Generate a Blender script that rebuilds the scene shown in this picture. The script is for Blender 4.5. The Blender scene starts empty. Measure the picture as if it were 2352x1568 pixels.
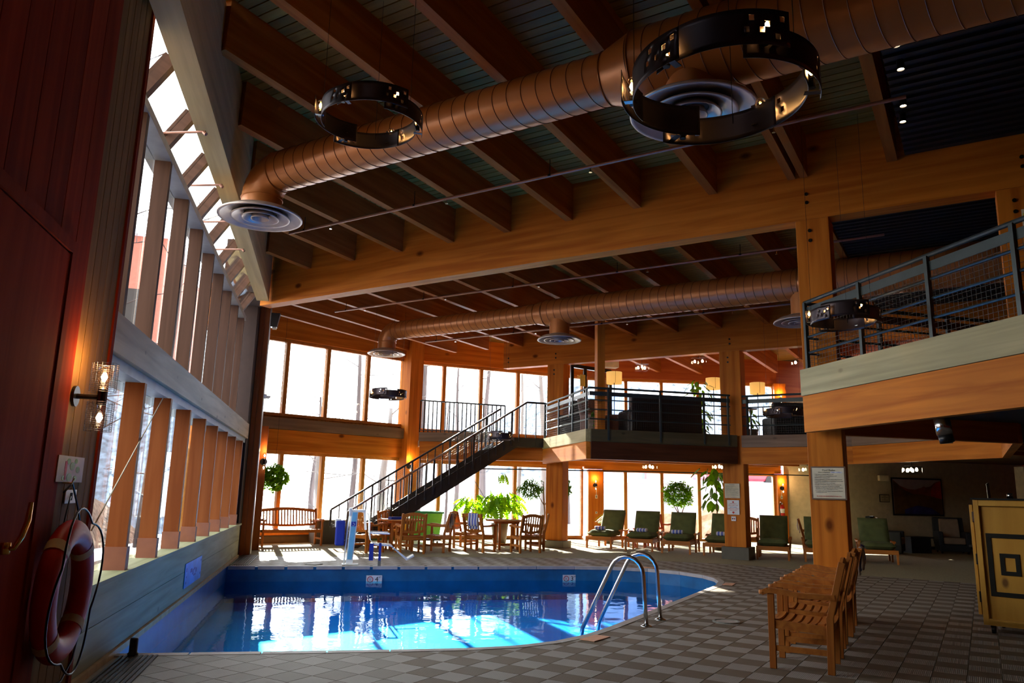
import bpy, bmesh, math, random
from mathutils import Vector, Matrix, Euler
from mathutils.geometry import tessellate_polygon
random.seed(7)
SC = bpy.context.scene
COL = SC.collection
S2 = 2 ** -0.5
PI = math.pi

# ------------------------------------------------------------------ camera, light, exposure
cam_data = bpy.data.cameras.new('camera'); cam = bpy.data.objects.new('camera', cam_data); COL.objects.link(cam)
cam_data.sensor_width = 36.0; cam_data.lens = 1743.4 / 2352 * 36.0; cam_data.clip_start = 0.05; cam_data.clip_end = 600
_R = Vector((0.97147849, -0.23602947, 0.02279546)); _U = Vector((-0.06797471, -0.18509574, 0.98036677)); _F = Vector((0.22717611, 0.95395474, 0.19586057))
cam.matrix_world = Matrix(((_R.x, _U.x, -_F.x, 0), (_R.y, _U.y, -_F.y, 0), (_R.z, _U.z, -_F.z, 1.45), (0, 0, 0, 1)))
SC.camera = cam

world = bpy.data.worlds.new('world'); SC.world = world; world.use_nodes = True
wn = world.node_tree; wn.nodes.clear()
_o = wn.nodes.new('ShaderNodeOutputWorld'); _b = wn.nodes.new('ShaderNodeBackground'); _t = wn.nodes.new('ShaderNodeTexCoord')
_s = wn.nodes.new('ShaderNodeSeparateXYZ'); _r = wn.nodes.new('ShaderNodeValToRGB')
_r.color_ramp.elements[0].position = 0.0; _r.color_ramp.elements[0].color = (1.0, 0.98, 0.95, 1)
_r.color_ramp.elements[1].position = 0.8; _r.color_ramp.elements[1].color = (0.78, 0.87, 1.0, 1)
wn.links.new(_t.outputs['Generated'], _s.inputs[0]); wn.links.new(_s.outputs['Z'], _r.inputs[0])
wn.links.new(_r.outputs[0], _b.inputs[0]); wn.links.new(_b.outputs[0], _o.inputs[0])
_b.inputs[1].default_value = 6.5

sun_d = bpy.data.lights.new('sun', 'SUN'); sun_d.energy = 34.0; sun_d.angle = math.radians(0.6); sun_d.color = (1.0, 0.93, 0.80)
sun = bpy.data.objects.new('sun', sun_d); COL.objects.link(sun)
sun.rotation_euler = Vector((0.09, -1.0, -0.415)).to_track_quat('-Z', 'Y').to_euler()

SC.view_settings.view_transform = 'Standard'; SC.view_settings.look = 'None'
SC.view_settings.gamma = 1.0; SC.view_settings.use_curve_mapping = False
SC.view_settings.exposure = 0.40
try:
    SC.cycles.max_bounces = 10; SC.cycles.diffuse_bounces = 6; SC.cycles.transparent_max_bounces = 24; SC.cycles.glossy_bounces = 4
    SC.cycles.sample_clamp_indirect = 6.0; SC.cycles.caustics_reflective = False; SC.cycles.caustics_refractive = False
    SC.cycles.use_denoising = True
except Exception:
    pass

# ------------------------------------------------------------------ materials
MATS = {}
def nodes(m):
    m.use_nodes = True; nt = m.node_tree; nt.nodes.clear()
    out = nt.nodes.new('ShaderNodeOutputMaterial'); return nt, out
def ramp(nt, stops):
    r = nt.nodes.new('ShaderNodeValToRGB'); e = r.color_ramp.elements
    while len(e) < len(stops): e.new(0.5)
    for i, (p, c) in enumerate(stops): e[i].position = p; e[i].color = (*c, 1)
    return r
def principled(nt, out, **k):
    p = nt.nodes.new('ShaderNodeBsdfPrincipled'); nt.links.new(p.outputs[0], out.inputs[0])
    for a, v in k.items():
        if a in p.inputs: p.inputs[a].default_value = v
    return p
def plain(name, col, rough=0.6, metal=0.0, var=0.12, scale=6.0, bump=0.0, bscale=60.0, spec=0.5, randomize=0.0):
    if name in MATS: return MATS[name]
    m = bpy.data.materials.new(name); nt, out = nodes(m)
    p = principled(nt, out, Roughness=rough, Metallic=metal); p.inputs['Specular IOR Level'].default_value = spec
    tc = nt.nodes.new('ShaderNodeTexCoord'); n = nt.nodes.new('ShaderNodeTexNoise'); n.inputs['Scale'].default_value = scale; n.inputs['Detail'].default_value = 4
    nt.links.new(tc.outputs['Object'], n.inputs['Vector'])
    r = ramp(nt, [(0.3, tuple(max(0, c * (1 - var)) for c in col)), (0.7, tuple(min(1, c * (1 + var)) for c in col))])
    nt.links.new(n.outputs[0], r.inputs[0])
    src = r.outputs[0]
    if randomize:
        oi = nt.nodes.new('ShaderNodeObjectInfo'); mr = nt.nodes.new('ShaderNodeMapRange'); hs = nt.nodes.new('ShaderNodeHueSaturation')
        mr.inputs['To Min'].default_value = 1 - randomize; mr.inputs['To Max'].default_value = 1 + randomize
        nt.links.new(oi.outputs['Random'], mr.inputs['Value']); nt.links.new(mr.outputs[0], hs.inputs['Value']); nt.links.new(src, hs.inputs['Color']); src = hs.outputs[0]
    nt.links.new(src, p.inputs['Base Color'])
    if bump:
        n2 = nt.nodes.new('ShaderNodeTexNoise'); n2.inputs['Scale'].default_value = bscale; n2.inputs['Detail'].default_value = 3
        nt.links.new(tc.outputs['Object'], n2.inputs['Vector'])
        b = nt.nodes.new('ShaderNodeBump'); b.inputs['Strength'].default_value = bump; b.inputs['Distance'].default_value = 0.01
        nt.links.new(n2.outputs[0], b.inputs['Height']); nt.links.new(b.outputs[0], p.inputs['Normal'])
    MATS[name] = m; return m
def wood(name, dark, light, axis='x', rough=0.55, spec=0.35, knots=0.0, grain=9.0, randomize=0.0, lam=0.0):
    if name in MATS: return MATS[name]
    m = bpy.data.materials.new(name); nt, out = nodes(m); p = principled(nt, out, Roughness=rough); p.inputs['Specular IOR Level'].default_value = spec
    tc = nt.nodes.new('ShaderNodeTexCoord'); mp = nt.nodes.new('ShaderNodeMapping')
    sc = {'x': (0.5, grain, grain), 'y': (grain, 0.5, grain), 'z': (grain, grain, 0.5)}[axis]
    mp.inputs['Scale'].default_value = sc; nt.links.new(tc.outputs['Object'], mp.inputs['Vector'])
    oi = nt.nodes.new('ShaderNodeObjectInfo'); cx = nt.nodes.new('ShaderNodeCombineXYZ'); mu = nt.nodes.new('ShaderNodeMath'); mu.operation = 'MULTIPLY'; mu.inputs[1].default_value = 37.0
    nt.links.new(oi.outputs['Random'], mu.inputs[0])
    for i in range(3): nt.links.new(mu.outputs[0], cx.inputs[i])
    nt.links.new(cx.outputs[0], mp.inputs['Location'])
    n = nt.nodes.new('ShaderNodeTexNoise'); n.inputs['Scale'].default_value = 1.0; n.inputs['Detail'].default_value = 6; n.inputs['Distortion'].default_value = 0.6
    nt.links.new(mp.outputs[0], n.inputs['Vector'])
    r = ramp(nt, [(0.32, dark), (0.66, light)]); nt.links.new(n.outputs[0], r.inputs[0]); src = r.outputs[0]
    n3 = nt.nodes.new('ShaderNodeTexNoise'); n3.inputs['Scale'].default_value = 0.9; n3.inputs['Detail'].default_value = 2
    nt.links.new(tc.outputs['Object'], n3.inputs['Vector'])
    mr3 = nt.nodes.new('ShaderNodeMapRange'); mr3.inputs['To Min'].default_value = 0.82; mr3.inputs['To Max'].default_value = 1.16; nt.links.new(n3.outputs[0], mr3.inputs['Value'])
    hs = nt.nodes.new('ShaderNodeHueSaturation'); nt.links.new(mr3.outputs[0], hs.inputs['Value']); nt.links.new(src, hs.inputs['Color']); src = hs.outputs[0]
    if randomize:
        mr = nt.nodes.new('ShaderNodeMapRange'); h2 = nt.nodes.new('ShaderNodeHueSaturation')
        mr.inputs['To Min'].default_value = 1 - randomize; mr.inputs['To Max'].default_value = 1 + randomize
        nt.links.new(oi.outputs['Random'], mr.inputs['Value']); nt.links.new(mr.outputs[0], h2.inputs['Value']); nt.links.new(src, h2.inputs['Color']); src = h2.outputs[0]
    if knots:
        v = nt.nodes.new('ShaderNodeTexVoronoi'); v.inputs['Scale'].default_value = knots
        mp2 = nt.nodes.new('ShaderNodeMapping'); mp2.inputs['Scale'].default_value = {'x': (0.6, 1, 1), 'y': (1, 0.6, 1), 'z': (1, 1, 0.6)}[axis]
        nt.links.new(tc.outputs['Object'], mp2.inputs['Vector']); nt.links.new(mp2.outputs[0], v.inputs['Vector'])
        kr = ramp(nt, [(0.05, (0, 0, 0)), (0.11, (1, 1, 1))]); nt.links.new(v.outputs['Distance'], kr.inputs[0])
        mx = nt.nodes.new('ShaderNodeMix'); mx.data_type = 'RGBA'; mx.inputs['A'].default_value = (dark[0] * 0.35, dark[1] * 0.3, dark[2] * 0.3, 1)
        nt.links.new(kr.outputs[0], mx.inputs['Factor']); nt.links.new(src, mx.inputs['B']); src = mx.outputs['Result']
    nt.links.new(src, p.inputs['Base Color'])
    b = nt.nodes.new('ShaderNodeBump'); b.inputs['Strength'].default_value = 0.25; b.inputs['Distance'].default_value = 0.004
    nt.links.new(n.outputs[0], b.inputs['Height']); nt.links.new(b.outputs[0], p.inputs['Normal'])
    MATS[name] = m; return m
def emit(name, col, strength):
    if name in MATS: return MATS[name]
    m = bpy.data.materials.new(name); nt, out = nodes(m); e = nt.nodes.new('ShaderNodeEmission'); e.inputs[0].default_value = (*col, 1); e.inputs[1].default_value = strength
    nt.links.new(e.outputs[0], out.inputs[0]); MATS[name] = m; return m
def glass(name, tint=(0.96, 0.98, 0.98), refl=0.6, rough=0.0, haze=0.0):
    m = bpy.data.materials.new(name); nt, out = nodes(m)
    t = nt.nodes.new('ShaderNodeBsdfTransparent'); t.inputs[0].default_value = (*tint, 1)
    g = nt.nodes.new('ShaderNodeBsdfGlossy'); g.inputs['Roughness'].default_value = rough
    f = nt.nodes.new('ShaderNodeFresnel'); f.inputs[0].default_value = 1.45
    mu = nt.nodes.new('ShaderNodeMath'); mu.operation = 'MULTIPLY'; mu.inputs[1].default_value = refl
    nt.links.new(f.outputs[0], mu.inputs[0]); mx = nt.nodes.new('ShaderNodeMixShader')
    nt.links.new(mu.outputs[0], mx.inputs[0]); nt.links.new(t.outputs[0], mx.inputs[1]); nt.links.new(g.outputs[0], mx.inputs[2]); nt.links.new(mx.outputs[0], out.inputs[0])
    return m
def leafmat(name, col, trans=0.55):
    m = bpy.data.materials.new(name); nt, out = nodes(m)
    d = nt.nodes.new('ShaderNodeBsdfPrincipled'); d.inputs['Roughness'].default_value = 0.45
    t = nt.nodes.new('ShaderNodeBsdfTranslucent')
    tc = nt.nodes.new('ShaderNodeTexCoord'); n = nt.nodes.new('ShaderNodeTexNoise'); n.inputs['Scale'].default_value = 5
    nt.links.new(tc.outputs['Object'], n.inputs['Vector'])
    r = ramp(nt, [(0.3, tuple(c * 0.6 for c in col)), (0.7, col)]); nt.links.new(n.outputs[0], r.inputs[0]); nt.links.new(r.outputs[0], d.inputs['Base Color'])
    r2 = ramp(nt, [(0.3, (col[0] * 1.3, col[1] * 1.15, col[2] * 0.5)), (0.7, (min(1, col[0] * 2.4), min(1, col[1] * 1.7), col[2] * 0.6))]); nt.links.new(n.outputs[0], r2.inputs[0]); nt.links.new(r2.outputs[0], t.inputs[0])
    mx = nt.nodes.new('ShaderNodeMixShader'); mx.inputs[0].default_value = trans
    nt.links.new(d.outputs[0], mx.inputs[1]); nt.links.new(t.outputs[0], mx.inputs[2]); nt.links.new(mx.outputs[0], out.inputs[0])
    return m

OD, OL = (0.46, 0.118, 0.010), (0.68, 0.215, 0.022)      # glulam orange
M_GLU = wood('glulam_x', OD, OL, 'x', knots=1.6, spec=.12)
M_GLUZ = wood('glulam_z', OD, OL, 'z', knots=1.6, spec=.12)
M_RAFT = wood('rafter_wood', (0.28, 0.075, 0.010), (0.44, 0.14, 0.024), 'x', knots=1.2, spec=.08)
M_PLANK = wood('deck_plank', (0.20, 0.115, 0.016), (0.32, 0.185, 0.028), 'x', randomize=0.22)
M_WEATH = wood('weathered_board', (0.32, 0.27, 0.12), (0.50, 0.42, 0.20), 'x', knots=2.2)
M_WEATHD = wood('weathered_brown', (0.16, 0.09, 0.05), (0.25, 0.15, 0.09), 'x', knots=2.2)
M_WEATHSHADE = wood('weathered_shade', (0.07, 0.055, 0.025), (0.12, 0.09, 0.045), 'x', knots=2.2, spec=.1)  # board copy with the backlit face's shade put into its colour
M_PALE = wood('pale_beam', (0.44, 0.29, 0.10), (0.60, 0.41, 0.16), 'x', knots=0.8)
M_MULL = wood('mullion_wood', (0.42, 0.15, 0.018), (0.60, 0.25, 0.04), 'z')
M_MULLX = wood('mullion_wood_x', (0.42, 0.15, 0.018), (0.60, 0.25, 0.04), 'x')
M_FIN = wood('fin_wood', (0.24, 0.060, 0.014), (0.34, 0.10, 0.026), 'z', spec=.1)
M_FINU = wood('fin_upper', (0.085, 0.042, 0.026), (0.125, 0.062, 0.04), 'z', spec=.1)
M_TAN = wood('tan_board', (0.17, 0.085, 0.022), (0.27, 0.14, 0.04), 'z', randomize=0.12, rough=.8, spec=.1)
M_RED = wood('dark_red_board', (0.21, 0.018, 0.003), (0.31, 0.034, 0.006), 'z', randomize=0.15, rough=.85, spec=.06)
M_TEAK = wood('teak', (0.34, 0.095, 0.010), (0.54, 0.185, 0.028), 'x', grain=14)
M_TEAKZ = wood('teak_z', (0.34, 0.095, 0.010), (0.54, 0.185, 0.028), 'z', grain=14)
M_TEAKR = wood('red_teak', (0.35, 0.07, 0.02), (0.5, 0.12, 0.035), 'x', grain=14)
M_PLY = wood('yellow_plywood', (0.50, 0.23, 0.02), (0.66, 0.34, 0.045), 'z', knots=2.5, grain=4)
M_CURB = wood('curb_board', (0.25, 0.24, 0.12), (0.40, 0.385, 0.21), 'y', knots=2.4, spec=.1)
M_STEEL = plain('dark_railing_steel', (0.045, 0.06, 0.058), 0.4, 0.3)
M_STEELB = plain('brown_stair_steel', (0.035, 0.028, 0.022), 0.35, 0.3)
M_MESH = plain('mesh_wire', (0.05, 0.05, 0.045), 0.5, 0.4)
M_DUCT = plain('copper_painted_duct', (0.46, 0.155, 0.035), 0.36, 0.25, 0.06, 2)
M_DSEAM = plain('duct_seam', (0.20, 0.07, 0.03), 0.5, 0.2)
M_DIFF = plain('diffuser_metal', (0.46, 0.36, 0.30), 0.35, 0.4)
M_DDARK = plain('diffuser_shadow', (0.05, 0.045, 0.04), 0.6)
M_PIPE = plain('copper_brown_pipe', (0.30, 0.13, 0.08), 0.4, 0.4)
M_CHROME = plain('chrome', (0.8, 0.8, 0.8), 0.12, 1.0)
M_STAIN = plain('stainless', (0.62, 0.62, 0.62), 0.2, 1.0)
M_BLACK = plain('black_metal', (0.018, 0.016, 0.015), 0.35, 0.5)
M_BRONZE = plain('bronze_plate', (0.06, 0.045, 0.05), 0.42, 0.75)
M_BLKCEIL = plain('black_ceiling', (0.008, 0.008, 0.010), 0.6, bump=0.3, bscale=30)
M_BULB = emit('bulb_glow', (1.0, 0.55, 0.18), 110)
M_BULBW = emit('bulb_white', (1.0, 0.80, 0.55), 30)
M_CREAM = plain('cream_wall', (0.52, 0.45, 0.30), 0.8, bump=0.1)
M_STONE = plain('grey_base_stone', (0.24, 0.23, 0.20), 0.7, bump=0.3)
M_DKSTONE = plain('dark_base_stone', (0.10, 0.085, 0.06), 0.6)
M_CARPET = plain('olive_carpet', (0.30, 0.26, 0.15), 0.95, var=0.2, scale=40, bump=0.6, bscale=200)
M_GREEN = plain('olive_green_cushion', (0.095, 0.115, 0.035), 0.9, var=0.2, bump=0.3, bscale=14)
M_WHITE = plain('white_plastic', (0.80, 0.80, 0.78), 0.4)
M_OFFW = plain('off_white_panel', (0.76, 0.68, 0.48), 0.75, spec=.15)
M_IVORY = plain('ivory_plate', (0.75, 0.68, 0.5), 0.5)
M_LBLUE = plain('light_blue_panel', (0.16, 0.45, 0.66), 0.4)
M_NAVY = plain('navy_blue', (0.012, 0.03, 0.30), 0.6)
M_REDP = plain('red_plastic', (0.55, 0.014, 0.008), 0.5)
M_REDT = plain('red_print', (0.62, 0.06, 0.05), 0.7)
M_BLKT = plain('black_print', (0.02, 0.018, 0.015), 0.85, spec=.15)
M_GREYT = plain('grey_print', (0.16, 0.15, 0.12), 0.7)
M_LGREEN = plain('bright_green_plastic', (0.15, 0.75, 0.12), 0.4)
M_TEALP = plain('teal_green', (0.02, 0.35, 0.22), 0.5)
M_POT = plain('grey_brown_pot', (0.20, 0.15, 0.11), 0.4)
M_SOIL = plain('soil', (0.05, 0.035, 0.02), 0.95)
M_BARK = plain('plant_bark', (0.20, 0.12, 0.07), 0.9)
M_LEATH = plain('dark_leather', (0.022, 0.013, 0.010), 0.45)
M_LEATHB = plain('brown_leather', (0.16, 0.055, 0.035), 0.4)
M_NAVYF = plain('black_blue_fabric', (0.012, 0.016, 0.022), 0.8)
M_TAUPE = plain('taupe_cushion', (0.24, 0.17, 0.11), 0.9)
M_BRASS = plain('brass', (0.75, 0.42, 0.10), 0.25, 1.0)
M_PLAQ = plain('blue_plaque', (0.01, 0.30, 0.62), 0.5, var=0.25, scale=3)
M_PLAQD = plain('plaque_print', (0.01, 0.10, 0.30), 0.6)
M_COPE = plain('coping_concrete', (0.42, 0.37, 0.33), 0.55, bump=0.2)
M_GROUT = plain('grout', (0.34, 0.31, 0.25), 0.8)
M_ORANGE = plain('salmon_marker', (0.70, 0.36, 0.22), 0.6)
M_GLASS = glass('window_glass', refl=0.5)
M_BGLASS = glass('bulb_glass', (0.97, 0.93, 0.85), 0.5)
M_SHADE = bpy.data.materials.new('lamp_shade'); _nt, _out = nodes(M_SHADE)
_d = _nt.nodes.new('ShaderNodeBsdfDiffuse'); _d.inputs[0].default_value = (0.85, 0.68, 0.35, 1); _tl = _nt.nodes.new('ShaderNodeBsdfTranslucent'); _tl.inputs[0].default_value = (0.95, 0.72, 0.30, 1)
_e = _nt.nodes.new('ShaderNodeEmission'); _e.inputs[0].default_value = (1.0, 0.66, 0.22, 1); _e.inputs[1].default_value = 0.28
_m1 = _nt.nodes.new('ShaderNodeMixShader'); _a1 = _nt.nodes.new('ShaderNodeAddShader'); _nt.links.new(_d.outputs[0], _m1.inputs[1]); _nt.links.new(_tl.outputs[0], _m1.inputs[2])
_nt.links.new(_m1.outputs[0], _a1.inputs[0]); _nt.links.new(_e.outputs[0], _a1.inputs[1]); _nt.links.new(_a1.outputs[0], _out.inputs[0])
M_LEAFY = leafmat('yellow_green_leaf', (0.19, 0.42, 0.012), .55); M_LEAFD = leafmat('deep_green_leaf', (0.07, 0.20, 0.025), 0.4); M_LEAFM = leafmat('mid_green_leaf', (0.12, 0.34, 0.010), 0.5)

def tilemat(name, c1, c2, rib):
    m = bpy.data.materials.new(name); nt, out = nodes(m); p = principled(nt, out, Roughness=0.6)
    tc = nt.nodes.new('ShaderNodeTexCoord'); mp = nt.nodes.new('ShaderNodeMapping'); mp.inputs['Rotation'].default_value = (0, 0, rib)
    w = nt.nodes.new('ShaderNodeTexWave'); w.inputs['Scale'].default_value = 22; w.inputs['Distortion'].default_value = 0.3
    nt.links.new(tc.outputs['Object'], mp.inputs['Vector']); nt.links.new(mp.outputs[0], w.inputs['Vector'])
    r = ramp(nt, [(0.2, c2), (0.6, c1)]); nt.links.new(w.outputs[0], r.inputs[0])
    n = nt.nodes.new('ShaderNodeTexNoise'); n.inputs['Scale'].default_value = 0.8; n.inputs['Detail'].default_value = 5; nt.links.new(tc.outputs['Object'], n.inputs['Vector'])
    mr = nt.nodes.new('ShaderNodeMapRange'); mr.inputs['To Min'].default_value = 0.75; mr.inputs['To Max'].default_value = 1.2; nt.links.new(n.outputs[0], mr.inputs['Value'])
    hs = nt.nodes.new('ShaderNodeHueSaturation'); nt.links.new(mr.outputs[0], hs.inputs['Value']); nt.links.new(r.outputs[0], hs.inputs['Color']); nt.links.new(hs.outputs[0], p.inputs['Base Color'])
    b = nt.nodes.new('ShaderNodeBump'); b.inputs['Strength'].default_value = 0.4; b.inputs['Distance'].default_value = 0.004
    nt.links.new(w.outputs[0], b.inputs['Height']); nt.links.new(b.outputs[0], p.inputs['Normal'])
    return m
M_TLIGHT = tilemat('light_ribbed_tile', (0.36, 0.32, 0.28), (0.24, 0.21, 0.17), PI / 4)
M_TDARK = tilemat('dark_ribbed_tile', (0.17, 0.125, 0.08), (0.12, 0.088, 0.055), -PI / 4)
M_TSHEEN = tilemat('rib_sheen_tile', (0.25, 0.22, 0.18), (0.20, 0.175, 0.14), -PI / 4)  # dark tile with view-dependent rib sheen painted into its colour

def stripes(name, c1, c2, scale, axis=0):
    m = bpy.data.materials.new(name); nt, out = nodes(m); p = principled(nt, out, Roughness=0.9)
    tc = nt.nodes.new('ShaderNodeTexCoord'); w = nt.nodes.new('ShaderNodeTexWave'); w.bands_direction = 'XYZ'[axis]; w.inputs['Scale'].default_value = scale
    nt.links.new(tc.outputs['Object'], w.inputs['Vector']); r = ramp(nt, [(0.45, c1), (0.55, c2)]); nt.links.new(w.outputs[0], r.inputs[0]); nt.links.new(r.outputs[0], p.inputs['Base Color'])
    return m
M_TOWEL = stripes('blue_white_towel', (0.09, 0.13, 0.55), (0.62, 0.64, 0.75), 3.6, 0)
M_TOWELG = stripes('grey_pink_towel', (0.30, 0.24, 0.24), (0.62, 0.52, 0.50), 3.6, 0)

# ------------------------------------------------------------------ mesh builder and objects
class MB:
    def __init__(s): s.v = []; s.f = []; s.m = []
    def add(s, vs, fs, mi=0):
        o = len(s.v); s.v += [tuple(v) for v in vs]; s.f += [tuple(i + o for i in f) for f in fs]; s.m += [mi] * len(fs); return s
    def box(s, x0, x1, y0, y1, z0, z1, mi=0):
        return s.add([(x0, y0, z0), (x1, y0, z0), (x1, y1, z0), (x0, y1, z0), (x0, y0, z1), (x1, y0, z1), (x1, y1, z1), (x0, y1, z1)],
                     [(0, 3, 2, 1), (4, 5, 6, 7), (0, 1, 5, 4), (1, 2, 6, 5), (2, 3, 7, 6), (3, 0, 4, 7)], mi)
    def bar(s, p0, p1, w, h, up=(0, 0, 1), mi=0, w1=None, h1=None):
        p0 = Vector(p0); p1 = Vector(p1); d = (p1 - p0).normalized(); up = Vector(up)
        if abs(d.dot(up)) > 0.98: up = Vector((1, 0, 0))
        r = d.cross(up).normalized(); u = r.cross(d); w1 = w if w1 is None else w1; h1 = h if h1 is None else h1
        vs = [p0 - r * w / 2 - u * h / 2, p0 + r * w / 2 - u * h / 2, p0 + r * w / 2 + u * h / 2, p0 - r * w / 2 + u * h / 2,
              p1 - r * w1 / 2 - u * h1 / 2, p1 + r * w1 / 2 - u * h1 / 2, p1 + r * w1 / 2 + u * h1 / 2, p1 - r * w1 / 2 + u * h1 / 2]
        return s.add(vs, [(3, 2, 1, 0), (4, 5, 6, 7), (0, 1, 5, 4), (1, 2, 6, 5), (2, 3, 7, 6), (3, 0, 4, 7)], mi)
    def tube(s, pts, r, n=8, mi=0, closed=False, caps=True):
        pts = [Vector(p) for p in pts]; L = len(pts); rs = r if isinstance(r, (list, tuple)) else [r] * L
        rings = []; prev = None
        for i, p in enumerate(pts):
            a = pts[i - 1] if (i > 0 or closed) else p; b = pts[(i + 1) % L] if (i < L - 1 or closed) else p
            d = (b - a).normalized()
            if prev is None:
                t = Vector((0, 0, 1)) if abs(d.z) < 0.9 else Vector((1, 0, 0)); e1 = d.cross(t).normalized()
            else:
                e1 = (prev - d * prev.dot(d)); e1 = e1.normalized() if e1.length > 1e-6 else d.orthogonal().normalized()
            prev = e1; e2 = d.cross(e1)
            rings.append([p + (e1 * math.cos(2 * PI * k / n) + e2 * math.sin(2 * PI * k / n)) * rs[i] for k in range(n)])
        vs = [v for rg in rings for v in rg]; fs = []
        for i in range(L - 1 + (1 if closed else 0)):
            j = (i + 1) % L
            for k in range(n): fs.append((i * n + k, i * n + (k + 1) % n, j * n + (k + 1) % n, j * n + k))
        if caps and not closed: fs += [tuple(range(n - 1, -1, -1)), tuple((L - 1) * n + k for k in range(n))]
        return s.add(vs, fs, mi)
    def lathe(s, prof, c=(0, 0, 0), n=20, mi=0, a0=0.0, a1=2 * PI):
        full = abs(a1 - a0 - 2 * PI) < 1e-6; m = n if full else n + 1; vs = []; fs = []
        for r, z in prof:
            for k in range(m):
                t = a0 + (a1 - a0) * k / n; vs.append((c[0] + r * math.cos(t), c[1] + r * math.sin(t), c[2] + z))
        for i in range(len(prof) - 1):
            for k in range(n):
                k2 = (k + 1) % m; fs.append((i * m + k, i * m + k2, (i + 1) * m + k2, (i + 1) * m + k))
        return s.add(vs, fs, mi)
    def prism(s, poly, z0, z1, mi=0):
        n = len(poly); tri = tessellate_polygon([[Vector((p[0], p[1], 0)) for p in poly]])
        vs = [(p[0], p[1], z0) for p in poly] + [(p[0], p[1], z1) for p in poly]
        fs = [tuple(t) for t in tri] + [tuple(i + n for i in t) for t in tri] + [(i, (i + 1) % n, (i + 1) % n + n, i + n) for i in range(n)]
        return s.add(vs, fs, mi)
    def xf(s, M): s.v = [tuple(M @ Vector(v)) for v in s.v]; return s
def fixn(me):
    bm = bmesh.new(); bm.from_mesh(me); bmesh.ops.recalc_face_normals(bm, faces=bm.faces); bm.to_mesh(me); bm.free()
def mesh_of(name, mb, mats, smooth=False, recalc=True):
    me = bpy.data.meshes.new(name); me.from_pydata([tuple(v) for v in mb.v], [], mb.f)
    for m in (mats if isinstance(mats, (list, tuple)) else [mats]): me.materials.append(m)
    if any(mb.m): me.polygons.foreach_set('material_index', mb.m)
    if smooth: me.polygons.foreach_set('use_smooth', [True] * len(me.polygons))
    if recalc: fixn(me)
    me.update(); return me
def put(name, me, parent=None, loc=(0, 0, 0), rot=(0, 0, 0)):
    o = bpy.data.objects.new(name, me); COL.objects.link(o); o.location = loc; o.rotation_euler = rot
    if parent is not None: o.parent = parent
    return o
def tag(o, label=None, cat=None, group=None, kind=None):
    if label: o['label'] = label
    if cat: o['category'] = cat
    if group: o['group'] = group
    if kind: o['kind'] = kind
    return o
def thing(name, label, cat, loc=(0, 0, 0), rz=0.0, group=None, kind=None):
    return tag(put(name, None, None, loc, (0, 0, rz)), label, cat, group, kind)
def part(name, mb, mats, parent, smooth=False, world=False, label=None, kind=None, bevel=0.0):
    if world:
        M = (Matrix.Translation(parent.location) @ parent.rotation_euler.to_matrix().to_4x4()).inverted()
        q = parent.parent
        if q is not None: M = M @ (Matrix.Translation(q.location) @ q.rotation_euler.to_matrix().to_4x4()).inverted()
        mb.xf(M)
    o = put(name, mesh_of(name, mb, mats, smooth), parent)
    if bevel: b = o.modifiers.new('bevel', 'BEVEL'); b.width = bevel; b.segments = 2; b.limit_method = 'ANGLE'
    if label: o['label'] = label
    if kind: o['kind'] = kind
    return o
def single(name, mb, mats, label, cat, group=None, smooth=False, loc=None, rot=(0, 0, 0), bevel=0.0, kind=None):
    o = put(name, mesh_of(name, mb, mats, smooth), None, loc or (0, 0, 0), rot)
    if bevel: b = o.modifiers.new('bevel', 'BEVEL'); b.width = bevel; b.segments = 2; b.limit_method = 'ANGLE'
    return tag(o, label, cat, group, kind)
def struct(name, mb, mats, smooth=False, label=None, parent=None):
    o = put(name, mesh_of(name, mb, mats, smooth), parent)
    if parent is None: o['kind'] = 'structure'
    if label: o['label'] = label
    return o
def copy_tree(o, parent=None):
    c = o.copy(); COL.objects.link(c); c.parent = parent
    for ch in list(o.children): copy_tree(ch, c)
    return c
def beam_frame(p0, p1):
    p0 = Vector(p0); d = Vector(p1) - p0; L = d.length; d.normalize()
    y = Vector((0, 0, 1)).cross(d).normalized(); z = d.cross(y)
    M = Matrix((d, y, z)).transposed()
    return p0, M.to_euler(), L
def beam(name, p0, p1, w, h, mat, label=None, cat='beam', group=None, parent=None, kind=None, bevel=0.0, ztop=False):
    """a timber with its own local X along the grain; p0,p1 = middle of the underside"""
    loc, rot, L = beam_frame(p0, p1)
    mb = MB().box(0, L, -w / 2, w / 2, 0, h)
    o = put(name, mesh_of(name, mb, mat), parent, loc, rot)
    if bevel: b = o.modifiers.new('bevel', 'BEVEL'); b.width = bevel; b.segments = 1
    return tag(o, label, cat if parent is None and kind is None else None, group, kind)
def UA(u, a, z=0.0): return Vector(((u + a) * S2, (u - a) * S2, z))

def text_mesh(txt, size, mat, parent, loc, rot, align='CENTER', name='lettering', ext=0.001, world=False):
    c = bpy.data.curves.new(name, 'FONT'); c.body = txt; c.size = size; c.align_x = align; c.align_y = 'CENTER'; c.extrude = ext; c.resolution_u = 2
    t = bpy.data.objects.new('tmp', c); COL.objects.link(t); dg = bpy.context.evaluated_depsgraph_get()
    me = bpy.data.meshes.new_from_object(t.evaluated_get(dg)); bpy.data.objects.remove(t); bpy.data.curves.remove(c)
    me.materials.clear(); me.materials.append(mat)
    return put(name, me, parent, loc, rot)

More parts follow.
